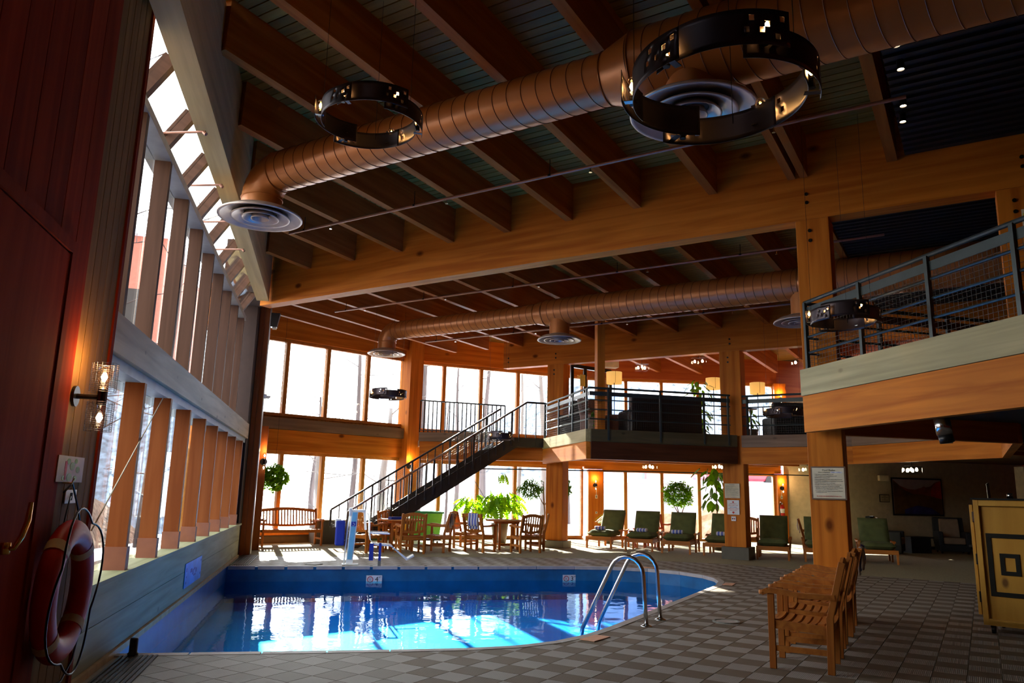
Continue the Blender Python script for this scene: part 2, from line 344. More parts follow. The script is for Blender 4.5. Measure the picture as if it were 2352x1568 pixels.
# ================================================================== SETTING
# ---------------- roof
def amin(u):                                   # left limit of the roof in beam direction
    if u < 13.9: return -2.1 - u
    if u < 18.48: return -16.29 + 0.274 * (u - 13.9)
    if u < 23.5: return -15.04 + 0.693 * (u - 18.48)
    return -11.5 + 1.347 * (u - 23.5)
def zs(u): return 5.76 + max(0.0, 10.34 - u) * 0.035 - max(0.0, u - 10.6) * 0.005      # rafter underside
def zd(u): return zs(u) + 0.61                                                          # deck underside
roof = MB()
us = [-7, 0, 5, 10.34, 13.9, 18.48, 23.5, 28.5]
for i in range(len(us) - 1):
    u0, u1 = us[i], us[i + 1]; A0, A1 = amin(u0) if u0 > 0 else -2.0, amin(u1)
    if u0 < 0: A0 = 0.5
    q = [UA(u0, A0 - .15), UA(u1, A1 - .15), UA(u1, 15), UA(u0, 15)]; z0, z1 = zd(u0) + .03, zd(u1) + .03
    zz = [z0, z1, z1, z0]
    vs = [(p.x, p.y, z) for p, z in zip(q, zz)] + [(p.x, p.y, z + .2) for p, z in zip(q, zz)]
    roof.add(vs, [(0, 1, 2, 3), (7, 6, 5, 4), (0, 4, 5, 1), (1, 5, 6, 2), (2, 6, 7, 3), (3, 7, 4, 0)])
M_UNDER = plain('roof_underlay', (0.06, 0.04, 0.025), 0.9)
ceiling = struct('ceiling', roof, M_UNDER)
W = 0.135; u = 1.0; k = 0
while u < 27.5:
    if not (10.30 < u + W / 2 < 10.62) and not (18.98 < u + W / 2 < 19.3):
        uc = u + W / 2; a0 = amin(uc) + 0.02; z = zd(uc)
        beam('plank', UA(uc, a0, z), UA(uc, 9.0 if uc < 18 else 5.0, z), W - 0.012, 0.03, M_PLANK, parent=ceiling)
    u += W

# rafters
def rafter(u0, u1, a, w, label, group, mat=M_RAFT, drop=0.0, u_h=None):
    p0 = UA(u0, a, zs(u0) + drop); p1 = UA(u1, a, zs(u1) + drop)
    beam('rafter', p0, p1, w, 0.62 - drop, mat, label, 'rafter', group)
ords = ['first', 'second', 'third', 'fourth', 'fifth', 'sixth', 'seventh', 'eighth', 'ninth', 'tenth', 'eleventh', 'twelfth', 'thirteenth', 'fourteenth', 'fifteenth', 'sixteenth', 'seventeenth']
for k in range(13):
    a = -11.165 + 1.168 * k
    if a > -.5: break
    u0 = max(-1.94 - a, -2.5)
    if k == 8:
        rafter(u0, 10.32, a - .075, .10, 'left half of the doubled roof rafter behind the large ring chandelier', 'rafters over the pool', drop=0)
        rafter(u0, 10.32, a + .085, .10, 'right half of the doubled roof rafter behind the large ring chandelier', 'rafters over the pool', drop=0)
        continue
    rafter(u0, 10.32, a, .125, '%s deep roof rafter over the pool, counted from the skylight side' % ords[k], 'rafters over the pool')
far_a = [-14.9, -13.75, -12.55, -11.35, -10.15, -8.98, -7.75, -6.58, -5.42, -4.24, -3.0, -1.8]
def u_end(a):
    u = 13.0
    while u < 18.97 and amin(u + .1) < a - .12: u += .05
    return min(18.98, u)
n = 0
for a in far_a:
    ue = u_end(a)
    if ue <= 14.2 and a < -16: continue
    rafter(10.66, ue, a, .115, '%s roof rafter of the far bay, counted from the window side' % ords[n], 'rafters of the far bay'); n += 1
n = 0
for a in [-9.3, -8.1, -6.9, -5.7, -4.5, -3.3, -2.1]:
    ue = 19.4
    while ue < 26.5 and amin(ue + .1) < a - .15: ue += .05
    if ue > 19.8: rafter(19.3, ue, a, .115, '%s short rafter over the upper lounge, counted from the left' % ords[n], 'rafters over the upper lounge'); n += 1

def bolts(mb, c, d_across, d_out, n=2, dz=.14, r=.022, mi=0):
    for i in range(n):
        p = Vector(c) + Vector((0, 0, -dz * i)); mb.tube([p, p + Vector(d_out) * .018], r, 8, mi)
EU = Vector((S2, S2, 0)); EA = Vector((S2, -S2, 0))
def boltpart(parent, spots, out):
    for c in spots:
        mb = MB(); mb.tube([Vector(c), Vector(c) + Vector(out) * .015], .024, 8); part('bolt', mb, M_BLACK, parent, world=True)

t = thing('roof_beam', 'huge honey-coloured laminated beam crossing the ceiling above the pool', 'beam')
beam('timber', UA(10.47, -12.55, 5.16), UA(10.47, 4.5, 5.16), .26, 1.27, M_GLU, parent=t)
boltpart(t, [UA(10.335, -1.72, 5.52), UA(10.335, -1.72, 5.40), UA(10.335, .72, 5.52), UA(10.335, .72, 5.40)], -EU)
t = thing('roof_beam', 'laminated beam above the far balcony resting on the column with the paired signs', 'beam')
beam('timber', UA(19.14, -11.98, 5.11), UA(19.14, 3.5, 5.11), .26, 1.27, M_GLU, parent=t)
boltpart(t, [UA(19.005, -10.2, 5.42), UA(19.005, -10.2, 5.30), UA(19.005, -5.2, 5.42), UA(19.005, -5.2, 5.30), UA(19.005, -11.8, 5.4), UA(19.005, -11.8, 5.28)], -EU)
beam('skylight_beam', (-1.49, 2.5, 5.21), (-1.49, 15.95, 5.21), .24, 1.3, M_PALE, 'long pale timber beam running along the top of the sloped skylight', 'beam')

# black acoustic ceiling panels
for (u0, u1, a0, lab) in [(0.5, 10.3, -.50, 'black slatted ceiling panel at the upper right of the pool hall'), (10.7, 18.9, -1.72, 'black slatted ceiling panel behind the big beam over the gallery')]:
    t = thing('ceiling_panel', lab, 'ceiling panel'); k = 0
    mb = MB(); q = [UA(u0, a0), UA(u1, a0), UA(u1, 6), UA(u0, 6)]; mb.prism([(p.x, p.y) for p in q], 5.80 + (.2 if u0 < 5 else 0) * 0, 5.84)
    part('backing', mb, M_BLKCEIL, t)
    uu = u0 + .05
    while uu < u1:
        beam('slat', UA(uu, a0, 5.765), UA(uu, 6, 5.765), .06, .035, M_BLKCEIL, parent=t); uu += .16

# ---------------- left wall (the side with the sloped skylight)
wl = put('wall_left', None); wl['kind'] = 'structure'
mb = MB(); mb.box(-2.2, -1.70, -3, 6.3, -.02, 6.6); part('core', mb, M_UNDER, wl)
y = 6.26; i = 0
while y > 5.52:
    mb = MB().box(-1.70, -1.67, y - .145, y - .006, 0, 6.5); part('board', mb, M_TAN, wl); y -= .15
while y > 2.5:
    mb = MB().box(-1.70, -1.665, y - .285, y - .004, 0, 6.5); part('board', mb, M_RED, wl); y -= .29
mb = MB().box(-1.72, -1.655, 6.26, 6.33, 0, 6.5); part('corner_trim', mb, M_RED, wl)
# low curb wall with sill
wc = put('wall_left_curb', None); wc['kind'] = 'structure'
for (z0, z1) in [(0.06, .36), (.365, .665)]:
    mb = MB().box(-1.80, -1.672, 6.33, 17.35, z0, z1); part('board', mb, M_CURB, wc)
mb = MB().box(-2.25, -1.80, 6.33, 17.35, -.5, .66); part('core', mb, M_UNDER, wc)
mb = MB().box(-2.05, -1.640, 6.33, 17.35, .665, .70); part('sill', mb, M_CURB, wc)
mb = MB().box(-1.80, -1.645, 6.33, 17.35, 0.0, .055); part('base_trim', mb, M_OFFW if False else M_PALE, wc)
mb = MB().box(-2.1, -1.655, 6.33, 17.3, 2.47, 2.78)
beam('band_beam', (-1.83, 6.33, 2.47), (-1.83, 17.3, 2.47), .33, .31, wood('band_wood', (0.36, 0.26, 0.14), (0.52, 0.38, 0.21), 'x', knots=3.5, spec=.1), 'knotty pale timber band between the lower and upper left windows', 'beam')
mb = MB().box(-2.1, -1.72, 6.33, 17.3, 2.38, 2.468); struct('trim_1', mb, plain('grey_green_header', (0.22, 0.26, 0.24), 0.5))
mb = MB().box(-2.1, -1.83, 6.33, 16.4, 4.86, 4.95); struct('trim_2', mb, plain('eave_plate', (0.24, 0.22, 0.19), 0.5))
# lower left windows : fins + panes
w1 = put('window_1', None); w1['kind'] = 'structure'
for k in range(-1, 8):
    yk = 7.72 + 1.27 * k
    mb = MB().box(-1.86, -1.69, yk - .085, yk, .70, 2.38); f = part('fin', mb, M_FIN, w1)
    mb = MB().box(-1.865, -1.675, yk - .10, yk + .012, .70, .90); mb2 = part('base_plate', mb, plain('rust_plate', (0.30, 0.10, 0.05), 0.6), f)
    if k < 7:
        mb = MB().box(-1.90, -1.89, yk, yk + 1.185, .70, 2.38); part('pane', mb, M_GLASS, w1)
mb = MB().box(-1.92, -1.86, 6.33, 6.5, .70, 2.38).box(-1.92, -1.86, 16.55, 17.3, .70, 2.38); part('frame', mb, M_FIN, w1)
w2 = put('window_2', None); w2['kind'] = 'structure'
for k in range(-1, 9):
    yk = 7.26 + 1.12 * k
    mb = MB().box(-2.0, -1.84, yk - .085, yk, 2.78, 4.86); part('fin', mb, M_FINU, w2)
    if k < 8:
        mb = MB().box(-2.01, -2.0, yk, yk + 1.035, 2.78, 4.86); part('pane', mb, M_GLASS, w2)
w3 = put('window_3', None); w3['kind'] = 'structure'
for k in range(-4, 9):
    yk = 7.22 + 1.12 * k
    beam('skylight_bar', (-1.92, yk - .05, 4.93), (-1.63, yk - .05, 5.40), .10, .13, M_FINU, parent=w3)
    if k < 8:
        mb = MB(); mb.add([(-1.98, yk, 5.0), (-1.98, yk + 1.02, 5.0), (-1.66, yk + 1.02, 5.52), (-1.66, yk, 5.52), (-1.985, yk, 5.01), (-1.985, yk + 1.02, 5.01), (-1.665, yk + 1.02, 5.53), (-1.665, yk, 5.53)],
                          [(0, 1, 2, 3), (7, 6, 5, 4), (0, 4, 5, 1), (1, 5, 6, 2), (2, 6, 7, 3), (3, 7, 4, 0)]); part('pane', mb, M_GLASS, w3)
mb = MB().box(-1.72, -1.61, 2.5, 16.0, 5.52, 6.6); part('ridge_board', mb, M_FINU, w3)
# far left solid piece of wall and first column
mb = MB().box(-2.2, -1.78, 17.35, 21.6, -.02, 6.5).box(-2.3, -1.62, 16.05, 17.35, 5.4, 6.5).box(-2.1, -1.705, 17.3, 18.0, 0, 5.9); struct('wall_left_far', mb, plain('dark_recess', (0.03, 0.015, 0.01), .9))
t = thing('timber_column', 'slim reddish timber post at the far end of the left window wall', 'column', (-1.6, 18.0, 0))
mb = MB().box(-1.70, -1.60, 17.9, 18.15, 0, 6.1); part('post', mb, M_FIN, t, world=True)
mb = MB().box(-1.595, -1.485, 17.9, 18.15, 0, 6.1); part('post', mb, M_FIN, t, world=True)
mb = MB().box(-1.483, -1.465, 17.92, 18.13, 0.02, 6.0); part('edge_strip', mb, plain('metal_strip', (0.45, 0.42, 0.38), 0.4, 0.6), t, world=True)

# ---------------- curved window wall in three facets
V = [Vector((-1.69, 21.35, 0)), Vector((2.43, 23.7, 0)), Vector((8.5, 24.8, 0)), Vector((15.3, 23.8, 0))]
def fac(i):
    d = (V[i + 1] - V[i]).normalized(); return V[i], d, Vector((d.y, -d.x, 0))       # origin, along, inward
def fbox(i, s0, s1, z0, z1, d0, d1, mb=None, mi=0):
    o, d, n = fac(i); mb = mb or MB(); vs = []
    for z in (z0, z1):
        for (s_, q) in ((s0, d0), (s1, d0), (s1, d1), (s0, d1)):
            p = o + d * s_ + n * q; vs.append((p.x, p.y, z))
    return mb.add(vs, [(0, 3, 2, 1), (4, 5, 6, 7), (0, 1, 5, 4), (1, 2, 6, 5), (2, 3, 7, 6), (3, 0, 4, 7)], mi)
def fpt(i, s_, q, z):
    o, d, n = fac(i); p = o + d * s_ + n * q; return Vector((p.x, p.y, z))
FR = [(-1.9, 4.74), (0, 6.17), (0, 6.87)]
UP = [[-.75, .51, 1.78, 3.13], [1.07, 2.34, 3.66, 4.95], [1.47, 2.73, 4.03, 5.3]]
LO = [[-.75, .57, 1.83, 3.15], [1.03, 2.31, 3.62, 4.95], [1.44, 2.70, 4.0, 5.3]]
ZU = [(3.42, 5.42), (3.34, 5.40), (3.34, 5.38)]; ZL = [(.28, 2.36), (.10, 2.32), (.06, 2.25)]
spans_up = [(-1.9, 4.5), (.15, 6.1), (.1, 6.75)]; spans_lo = [(-1.9, 4.5), (.15, 6.1), (.66, 6.66)]
wn_i = 4
for i in range(3):
    for (mul, (z0, z1), (sa, sb), tall) in ((UP[i], ZU[i], spans_up[i], 1), (LO[i], ZL[i], spans_lo[i], 0)):
        w = put('window_%d' % wn_i, None); w['kind'] = 'structure'; wn_i += 1
        mb = MB(); fbox(i, sa, sb, z1 - .02, z1 + .07, -.08, .06, mb); fbox(i, sa, sb, z0 - .06, z0 + .02, -.08, .08, mb); fbox(i, sa - .04, sa + .03, z0, z1, -.08, .05, mb); fbox(i, sb - .03, sb + .04, z0, z1, -.08, .05, mb)
        part('frame', mb, M_MULLX, w)
        for m_ in mul:
            part('mullion', fbox(i, m_ - .055, m_ + .055, z0, z1, -.07, .06), M_MULL, w)
        edges = [sa + .03] + sum([[m_ - .055, m_ + .055] for m_ in mul], []) + [sb - .03]
        for j in range(0, len(edges), 2):
            part('pane', fbox(i, edges[j], edges[j + 1], z0 + .02, z1 - .02, -.015, -.005), M_GLASS, w)
    # solid bands: base, between storeys, over the heads
    sa, sb = FR[i]
    wf = put('wall_window_%s' % ('left', 'middle', 'right')[i], None); wf['kind'] = 'structure'
    zl0, zl1 = ZL[i]; zu0, zu1 = ZU[i]
    part('base', fbox(i, sa, sb, 0, zl0 - .06, -.25, .02), M_DKSTONE if i == 0 else M_MULLX, wf)
    o0, rot, L = beam_frame(fpt(i, sa, -.08, zl1 + .07), fpt(i, sb, -.08, zl1 + .07))
    part('core', fbox(i, sa, sb, zl1 + .07, zu0 - .06, -.3, -.02), M_UNDER, wf)
    e0, e1 = (sa, sb - .28) if i == 0 else ((sa + .25, sb) if i == 1 else (sa, sb))
    beam('beam_face', fpt(i, e0, .06, zl1 + .07), fpt(i, e1, .06, zl1 + .07), .22, (3.0, 2.92, 2.9)[i] - zl1 - .08, M_GLU, parent=wf)
    beam('ledge_board', fpt(i, e0, .10, (3.0, 2.92, 2.9)[i]), fpt(i, e1, .10, (3.0, 2.92, 2.9)[i]), .30, .30, M_WEATHD, parent=wf)
    k = sa + .1
    while k < sb - .3:
        if i < 2: part('board', fbox(i, k, k + .118, (3.3, 3.22, 3.2)[i], zu0 - .06, -.02, .02), M_MULL, wf)
        k += .125
    part('backing', fbox(i, sa, sb, zu1 + .07, 6.6, -.35, -.04), M_UNDER, wf)
    beam('fascia', fpt(i, sa, .05, zu1 + .075), fpt(i, sb, .05, zu1 + .075), .2, 1.1, M_GLU if i < 2 else wood('red_fascia', (0.36, 0.075, 0.02), (0.48, 0.13, 0.035), 'x'), parent=wf)
# lower pillar between middle and right windows, and the pillar at the right end
def fcol(i, s_, w, d, z0, z1, mat, label, name='timber_column'):
    p = fpt(i, s_, 0, z0); t = thing(name, label, 'column', p)
    part('post', fbox(i, s_ - w / 2, s_ + w / 2, z0, z1, -.1, d), mat, t, world=True); return t
fcol(2, .38, .5, .22, 0, 2.3, M_GLUZ, 'wide timber pillar with wall lamp and outlets between the lower windows')
fcol(2, 6.87, .34, .22, 0, 2.3, M_GLUZ, 'red-lit timber pillar with lamp and fire extinguisher beside the cream wall')
fcol(2, 6.95, .42, .22, 2.9, 5.45, M_GLUZ, 'upper timber pillar with double wall lamp right of the gallery window')
t = fcol(0, 4.62, .48, .45, 0, 6.2, M_GLUZ, 'tall honey timber column between the two upper window groups')

def column(p, w, d, z0, z1, label, base=None, bolt_z=()):
    """p = front-left corner, face runs along EA, depth along EU"""
    p = Vector(p); t = thing('timber_column', label, 'column', (p.x, p.y, z0))
    q = [p, p + EA * w, p + EA * w + EU * d, p + EU * d]
    part('post', MB().prism([(v.x, v.y) for v in q], z0 + (base[1] if base else 0), z1), M_GLUZ, t, world=True, bevel=.008)
    if base:
        e = .07; q = [p - EA * e - EU * e, p + EA * (w + e) - EU * e, p + EA * (w + e) + EU * (d + e), p - EA * e + EU * (d + e)]
        part('plinth', MB().prism([(v.x, v.y) for v in q], z0, z0 + base[1]), base[0], t, world=True, bevel=.01)
    boltpart(t, [p + EA * (w * .42) - EU * .001 + Vector((0, 0, z - p.z)) for z in bolt_z], -EU)
    return t
column((6.04, 20.85, 0), .52, .36, 0, 5.11, 'timber column on a grey plinth beside the round tables', (M_STONE, .2), (4.95, 4.83))
c5 = column((9.57, 17.32, 0), .52, .45, 0, 5.11, 'timber column with the white safety signs among the green loungers', (M_DKSTONE, .30), (4.95, 4.83))
c6 = column((5.98, 8.64, 0), .42, .34, 0, 5.16, 'near timber column carrying the framed pool rules', None, (5.0, 4.86))
c7 = column((7.62, 7.02, 2.95), .42, .34, 2.95, 5.16, 'upper timber column with a yellow notice at the right edge', None, (5.0, 4.86))
t = thing('timber_post', 'thin timber post standing at the gallery corner up to the duct', 'post', (6.27, 17.1, 2.95))
part('post', MB().box(6.19, 6.38, 17.05, 17.25, 2.95, 6.35), M_GLUZ, t, world=True)

# ---------------- upper floor slab
slab = [(5.98, -2.5), (5.98, 8.62), (9.2, 8.62), (11.95, 11.4), (11.75, 15.2), (9.85, 17.06), (5.98, 17.04), (5.98, 21.0), (2.62, 22.55), (2.7, 23.7), (6.3, 24.3), (8.5, 24.72), (15.2, 23.7), (16.3, 22.5), (22.8, 22.3), (22.8, -2.5)]
struct('floor_upper', MB().prism(slab, 2.76, 2.94), M_WEATHD)
# exposed joists and boarding under the slab
n = 0
for yy in [x * 1.2 + 10.2 for x in range(12)]:
    x0 = 6.2 if yy > 17.2 else (9.95 if yy > 15.5 else 12.1)
    x1 = 15.0
    if 15.4 < yy <= 17.2: x0 = 27.3 - yy
    if yy < 11.6: x0 = 12.2
    beam('joist', (x0, yy, 2.52), (x1, yy - .0, 2.52), .12, .235, M_RAFT, '%s joist under the gallery floor, counted from the near side' % ords[n], 'joist', 'joists under the gallery floor'); n += 1
for (p0, p1, lab) in [((5.95, 20.7), (5.95, 17.0), 'short sunlit edge beam of the gallery facing the pool'), ((6.0, 17.0), (9.78, 17.0), 'dark brown edge beam of the gallery between stair corner and signed column'),
                      ((9.95, 17.0), (11.75, 15.25), 'edge beam of the gallery right of the signed column'), ((11.75, 15.2), (11.95, 11.4), 'bolted orange edge beam under the far right gallery'),
                      ((11.95, 11.38), (9.25, 8.6), 'edge beam of the gallery hidden behind the near balcony'), ((9.2, 8.6), (6.15, 8.6), 'rear edge beam of the near balcony')]:
    near = p0[1] < 11.39
    d = (Vector(p1) - Vector(p0)).normalized(); nn = Vector((d.y, -d.x))
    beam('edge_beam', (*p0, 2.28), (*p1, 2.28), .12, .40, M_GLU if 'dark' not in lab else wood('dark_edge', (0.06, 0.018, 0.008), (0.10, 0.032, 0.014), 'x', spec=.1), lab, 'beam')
    beam('edge_board', (*p0, 2.685), (*p1, 2.685), .14, .29, (M_WEATHSHADE if 'dark' in lab else M_WEATHD) if p0[1] < 20 else M_WEATH, lab.replace('edge beam', 'weathered edge board'), 'board')
beam('edge_beam', (5.93, 8.52, 2.29), (5.93, -2.0, 2.29), .12, .46, M_GLU, 'bright orange edge beam of the near balcony', 'beam')
beam('edge_board', (5.92, 8.53, 2.755), (5.92, -2.0, 2.755), .13, .335, M_WEATH, 'greenish knotty board along the foot of the near balcony railing', 'board')
beam('ledge_beam', (2.66, 22.5, 2.36), (6.0, 20.96, 2.36), .14, .52, M_GLU, 'orange ledge beam running behind the stair landing to the round-table column', 'beam')
beam('ledge_board', (2.62, 22.47, 2.885), (4.85, 21.44, 2.885), .14, .26, M_WEATHD, 'weathered brown board on the ledge behind the stair railing', 'board')

# ---------------- floor, pool, deck tiles
POOL = [(-1.655, 15.40), (3.1, 15.42), (4.3, 15.45), (5.1, 15.42), (5.87, 15.26), (6.5, 14.92), (6.93, 14.35), (7.1, 13.7), (7.05, 13.15), (6.88, 12.68), (6.52, 12.12), (5.7, 11.2), (4.91, 10.32), (4.23, 9.55), (3.7, 8.95), (3.19, 8.39), (2.8, 8.0), (2.35, 7.68), (1.9, 7.50), (1.4, 7.44), (0.69, 7.45), (-.44, 7.5), (-1.655, 7.56)]
OUT = [(-2.2, -3.2), (23.0, -3.2), (23.0, 26), (-2.2, 26)]
tri = tessellate_polygon([[Vector((*p, 0)) for p in OUT], [Vector((*p, 0)) for p in POOL]])
pts = OUT + POOL; nO = len(OUT); nP = len(POOL)
mb = MB(); mb.add([(*p, 0) for p in pts], [tuple(t) for t in tri])
floor = put('floor', mesh_of('floor', mb, M_GROUT)); floor['kind'] = 'structure'
for p in floor.data.polygons: pass
bm = bmesh.new(); bm.from_mesh(floor.data)
for f in bm.faces:
    if f.normal.z < 0: f.normal_flip()
bm.to_mesh(floor.data); bm.free()
# basin
WZ = -0.27; BZ = -0.64
M_BASIN = plain('pool_blue_basin', (0.010, 0.225, 0.74), 0.6, var=0.08, scale=1.5)
M_BWALL = plain('pool_wall_blue', (0.01, 0.11, 0.26), 0.45, var=0.25, scale=3)
basin = put('floor_pool', None); basin['kind'] = 'structure'
cx = sum(p[0] for p in POOL) / nP; cy = sum(p[1] for p in POOL) / nP
mb = MB(); mb.prism(POOL, BZ - .1, BZ); part('basin_floor', mb, M_BASIN, basin)
mb = MB()
for i in range(nP):
    a, b = POOL[i], POOL[(i + 1) % nP]; mb.add([(*a, BZ), (*b, BZ), (*b, -.001), (*a, -.001)], [(0, 1, 2, 3)])
part('basin_wall', mb, M_BWALL, basin)
M_WATER = bpy.data.materials.new('pool_water'); nt, out = nodes(M_WATER)
t_ = nt.nodes.new('ShaderNodeBsdfTransparent'); t_.inputs[0].default_value = (0.28, 0.84, 1.0, 1)
g_ = nt.nodes.new('ShaderNodeBsdfGlossy'); g_.inputs['Roughness'].default_value = 0.02; g_.inputs[0].default_value = (0.75, 0.85, 0.95, 1)
f_ = nt.nodes.new('ShaderNodeLayerWeight'); f_.inputs[0].default_value = 0.5; f5_ = nt.nodes.new('ShaderNodeMath'); f5_.operation = 'POWER'; f5_.inputs[1].default_value = 5.0; fm_ = nt.nodes.new('ShaderNodeMath'); fm_.operation = 'MULTIPLY_ADD'; fm_.inputs[1].default_value = 0.45; fm_.inputs[2].default_value = 0.02; nt.links.new(f_.outputs['Facing'], f5_.inputs[0]); nt.links.new(f5_.outputs[0], fm_.inputs[0])
tc = nt.nodes.new('ShaderNodeTexCoord'); mp = nt.nodes.new('ShaderNodeMapping'); mp.inputs['Scale'].default_value = (1.0, 1.0, 1.0); nt.links.new(tc.outputs['Object'], mp.inputs[0])
nz = nt.nodes.new('ShaderNodeTexNoise'); nz.inputs['Scale'].default_value = 2.2; nz.inputs['Detail'].default_value = 3; nt.links.new(mp.outputs[0], nz.inputs[0])
bp_ = nt.nodes.new('ShaderNodeBump'); bp_.inputs['Strength'].default_value = 0.10; bp_.inputs['Distance'].default_value = 0.05
nt.links.new(nz.outputs[0], bp_.inputs['Height']); nt.links.new(bp_.outputs[0], g_.inputs['Normal'])
mx = nt.nodes.new('ShaderNodeMixShader'); nt.links.new(fm_.outputs[0], mx.inputs[0]); nt.links.new(t_.outputs[0], mx.inputs[1]); nt.links.new(g_.outputs[0], mx.inputs[2]); nt.links.new(mx.outputs[0], out.inputs[0])
mb = MB(); mb.add([(*p, WZ) for p in POOL], [tuple(t) for t in tessellate_polygon([[Vector((*p, 0)) for p in POOL]])])
wat = single('pool_water', mb, M_WATER, 'clear blue water filling the kidney shaped indoor pool', 'water', kind='stuff')
bm = bmesh.new(); bm.from_mesh(wat.data)
for f in bm.faces:
    if f.normal.z < 0: f.normal_flip()
bm.to_mesh(wat.data); bm.free()
# coping stones around the rim (not along the left wall)
def offs(poly, d):
    r = []; n = len(poly)
    for i in range(n):
        p0, p1, p2 = Vector(poly[i - 1]), Vector(poly[i]), Vector(poly[(i + 1) % n])
        n1 = (p1 - p0).normalized(); n2 = (p2 - p1).normalized(); a = Vector((-n1.y, n1.x)); b = Vector((-n2.y, n2.x)); m = (a + b)
        m = m / max(.3, m.length_squared / 2) ; r.append(p1 + m * (d / 1.0) * .5 * 1.0 * (1 if True else 0))
    return r
sgn = 1
def outw(i):                                         # outward offset point of rim vertex i
    p0, p1, p2 = Vector(POOL[i - 1]), Vector(POOL[i]), Vector(POOL[(i + 1) % nP])
    e = ((p2 - p1).normalized() + (p1 - p0).normalized()); e = e.normalized(); nrm = Vector((-e.y, e.x))
    if nrm.dot(p1 - Vector((cx, cy))) < 0: nrm = -nrm
    return p1, nrm
cop = put('trim_3', None); cop['kind'] = 'structure'
for i in range(nP - 1):
    (a, na), (b, nb) = outw(i), outw(i + 1)
    if i == 0: na = Vector((0, 1))
    if i + 1 == nP - 1: nb = Vector((0, -1))
    L = (b - a).length; m_ = max(1, int(round(L / .55)))
    for j in range(m_):
        t0, t1 = j / m_ + .006, (j + 1) / m_ - .006
        q = [a.lerp(b, t0) - na.lerp(nb, t0) * .02, a.lerp(b, t1) - na.lerp(nb, t1) * .02, a.lerp(b, t1) + na.lerp(nb, t1) * .085, a.lerp(b, t0) + na.lerp(nb, t0) * .085]
        part('coping_stone', MB().prism([(v.x, v.y) for v in q], -.05, .012), M_COPE, cop)
# far carpet area
CB = [(-1.6, 17.55), (1.0, 17.58), (3.55, 17.6), (6.6, 17.25), (9.1, 15.85), (9.85, 14.6), (10.6, 13.5), (11.6, 12.4), (14, 9.5), (22.9, 6)]
carp = [(p[0], p[1]) for p in CB] + [(22.9, 25), (-1.6, 25)]
struct('floor_carpet', MB().prism(carp, .001, .010), M_CARPET)

def clip(poly, p, n):                                # keep the side where (x-p).n >= 0
    r = []
    for i in range(len(poly)):
        a, b = poly[i], poly[(i + 1) % len(poly)]; da = (a - p).dot(n); db = (b - p).dot(n)
        if da >= 0: r.append(a)
        if (da >= 0) != (db >= 0): r.append(a.lerp(b, da / (da - db)))
    return r
rim = [outw(i) for i in range(nP)]
rimo = [p + n * .09 for p, n in rim]
def inside_pool(p):
    c = False; P_ = rimo
    for i in range(len(P_)):
        a, b = P_[i], P_[(i + 1) % len(P_)]
        if (a.y > p.y) != (b.y > p.y) and p.x < (b.x - a.x) * (p.y - a.y) / (b.y - a.y) + a.x: c = not c
    return c
H = .364; tiles = []
def carpet_y(x):
    for a, b in zip(CB, CB[1:]):
        if a[0] <= x <= b[0]: return a[1] + (b[1] - a[1]) * (x - a[0]) / (b[0] - a[0])
    return 6.0
for i in range(-10, 90):
    for j in range(-2, 90):
        c = Vector((.19 + .5 * H * i, 4.0 + .5 * H * j))
        if (i + j) % 2: continue
        if c.x < -1.75 or c.x > 12 or c.y < 4.6 or c.y > 17.8: continue
        if c.y > carpet_y(c.x) + .3: continue
        g = H / 2 - .005
        poly = [c + Vector(v) for v in ((g, 0), (0, g), (-g, 0), (0, -g))]
        poly = clip(poly, Vector((-1.60, 0)), Vector((1, 0)))
        for a, b in zip(CB, CB[1:]):
            if a[0] - .3 < c.x < b[0] + .3 and abs(c.y - carpet_y(c.x)) < .5 and poly:
                e = (Vector(b) - Vector(a)).normalized(); poly = clip(poly, Vector(a), Vector((e.y, -e.x)))
        if not poly: continue
        ins = [inside_pool(v) for v in poly] + [inside_pool(c)]
        if all(ins): continue
        if any(ins):
            best = None
            for k in range(nP - 1):
                a, b = rimo[k], rimo[k + 1]; e = (b - a); t = max(0, min(1, (c - a).dot(e) / e.length_squared)); dd = (a + e * t - c).length
                if best is None or dd < best[0]: best = (dd, k)
            k = best[1]; a, b = rimo[k], rimo[k + 1]; e = (b - a).normalized(); nn = Vector((-e.y, e.x))
            if nn.dot(a - Vector((cx, cy))) < 0: nn = -nn
            poly = clip(poly, a, nn)
            for kk in (k - 1, k + 1):
                if 0 <= kk < nP - 1 and poly:
                    a2, b2 = rimo[kk], rimo[kk + 1]; e2 = (b2 - a2).normalized(); n2 = Vector((-e2.y, e2.x))
                    if n2.dot(a2 - Vector((cx, cy))) < 0: n2 = -n2
                    if all(inside_pool(v + n2 * -.0) for v in poly): poly = []
            if len(poly) < 3 or inside_pool(sum(poly, Vector((0, 0))) / len(poly)): continue
        dark = (j % 2) == 0
        tiles.append((c, poly, dark, 0))
def tile_mb(poly, mb=None, mi=0, c=Vector((0, 0))):
    mb = mb or MB(); n = len(poly); vs = [(v.x - c.x, v.y - c.y, .001) for v in poly] + [(v.x - c.x, v.y - c.y, .008) for v in poly]
    return mb.add(vs, [tuple(range(n, 2 * n))] + [(k, (k + 1) % n, (k + 1) % n + n, k + n) for k in range(n)], mi)
def vis(c): return (Vector((c.x, c.y, 0)) - Vector((0, 0, 1.45))).dot(_R) / max(.1, (Vector((c.x, c.y, 0)) - Vector((0, 0, 1.45))).dot(_F))
tiles.sort(key=lambda t: (abs(vis(t[0])) > .70, t[0].length))
mats3 = [M_TLIGHT, M_TDARK, M_TSHEEN]
shared = {}
rest = MB()
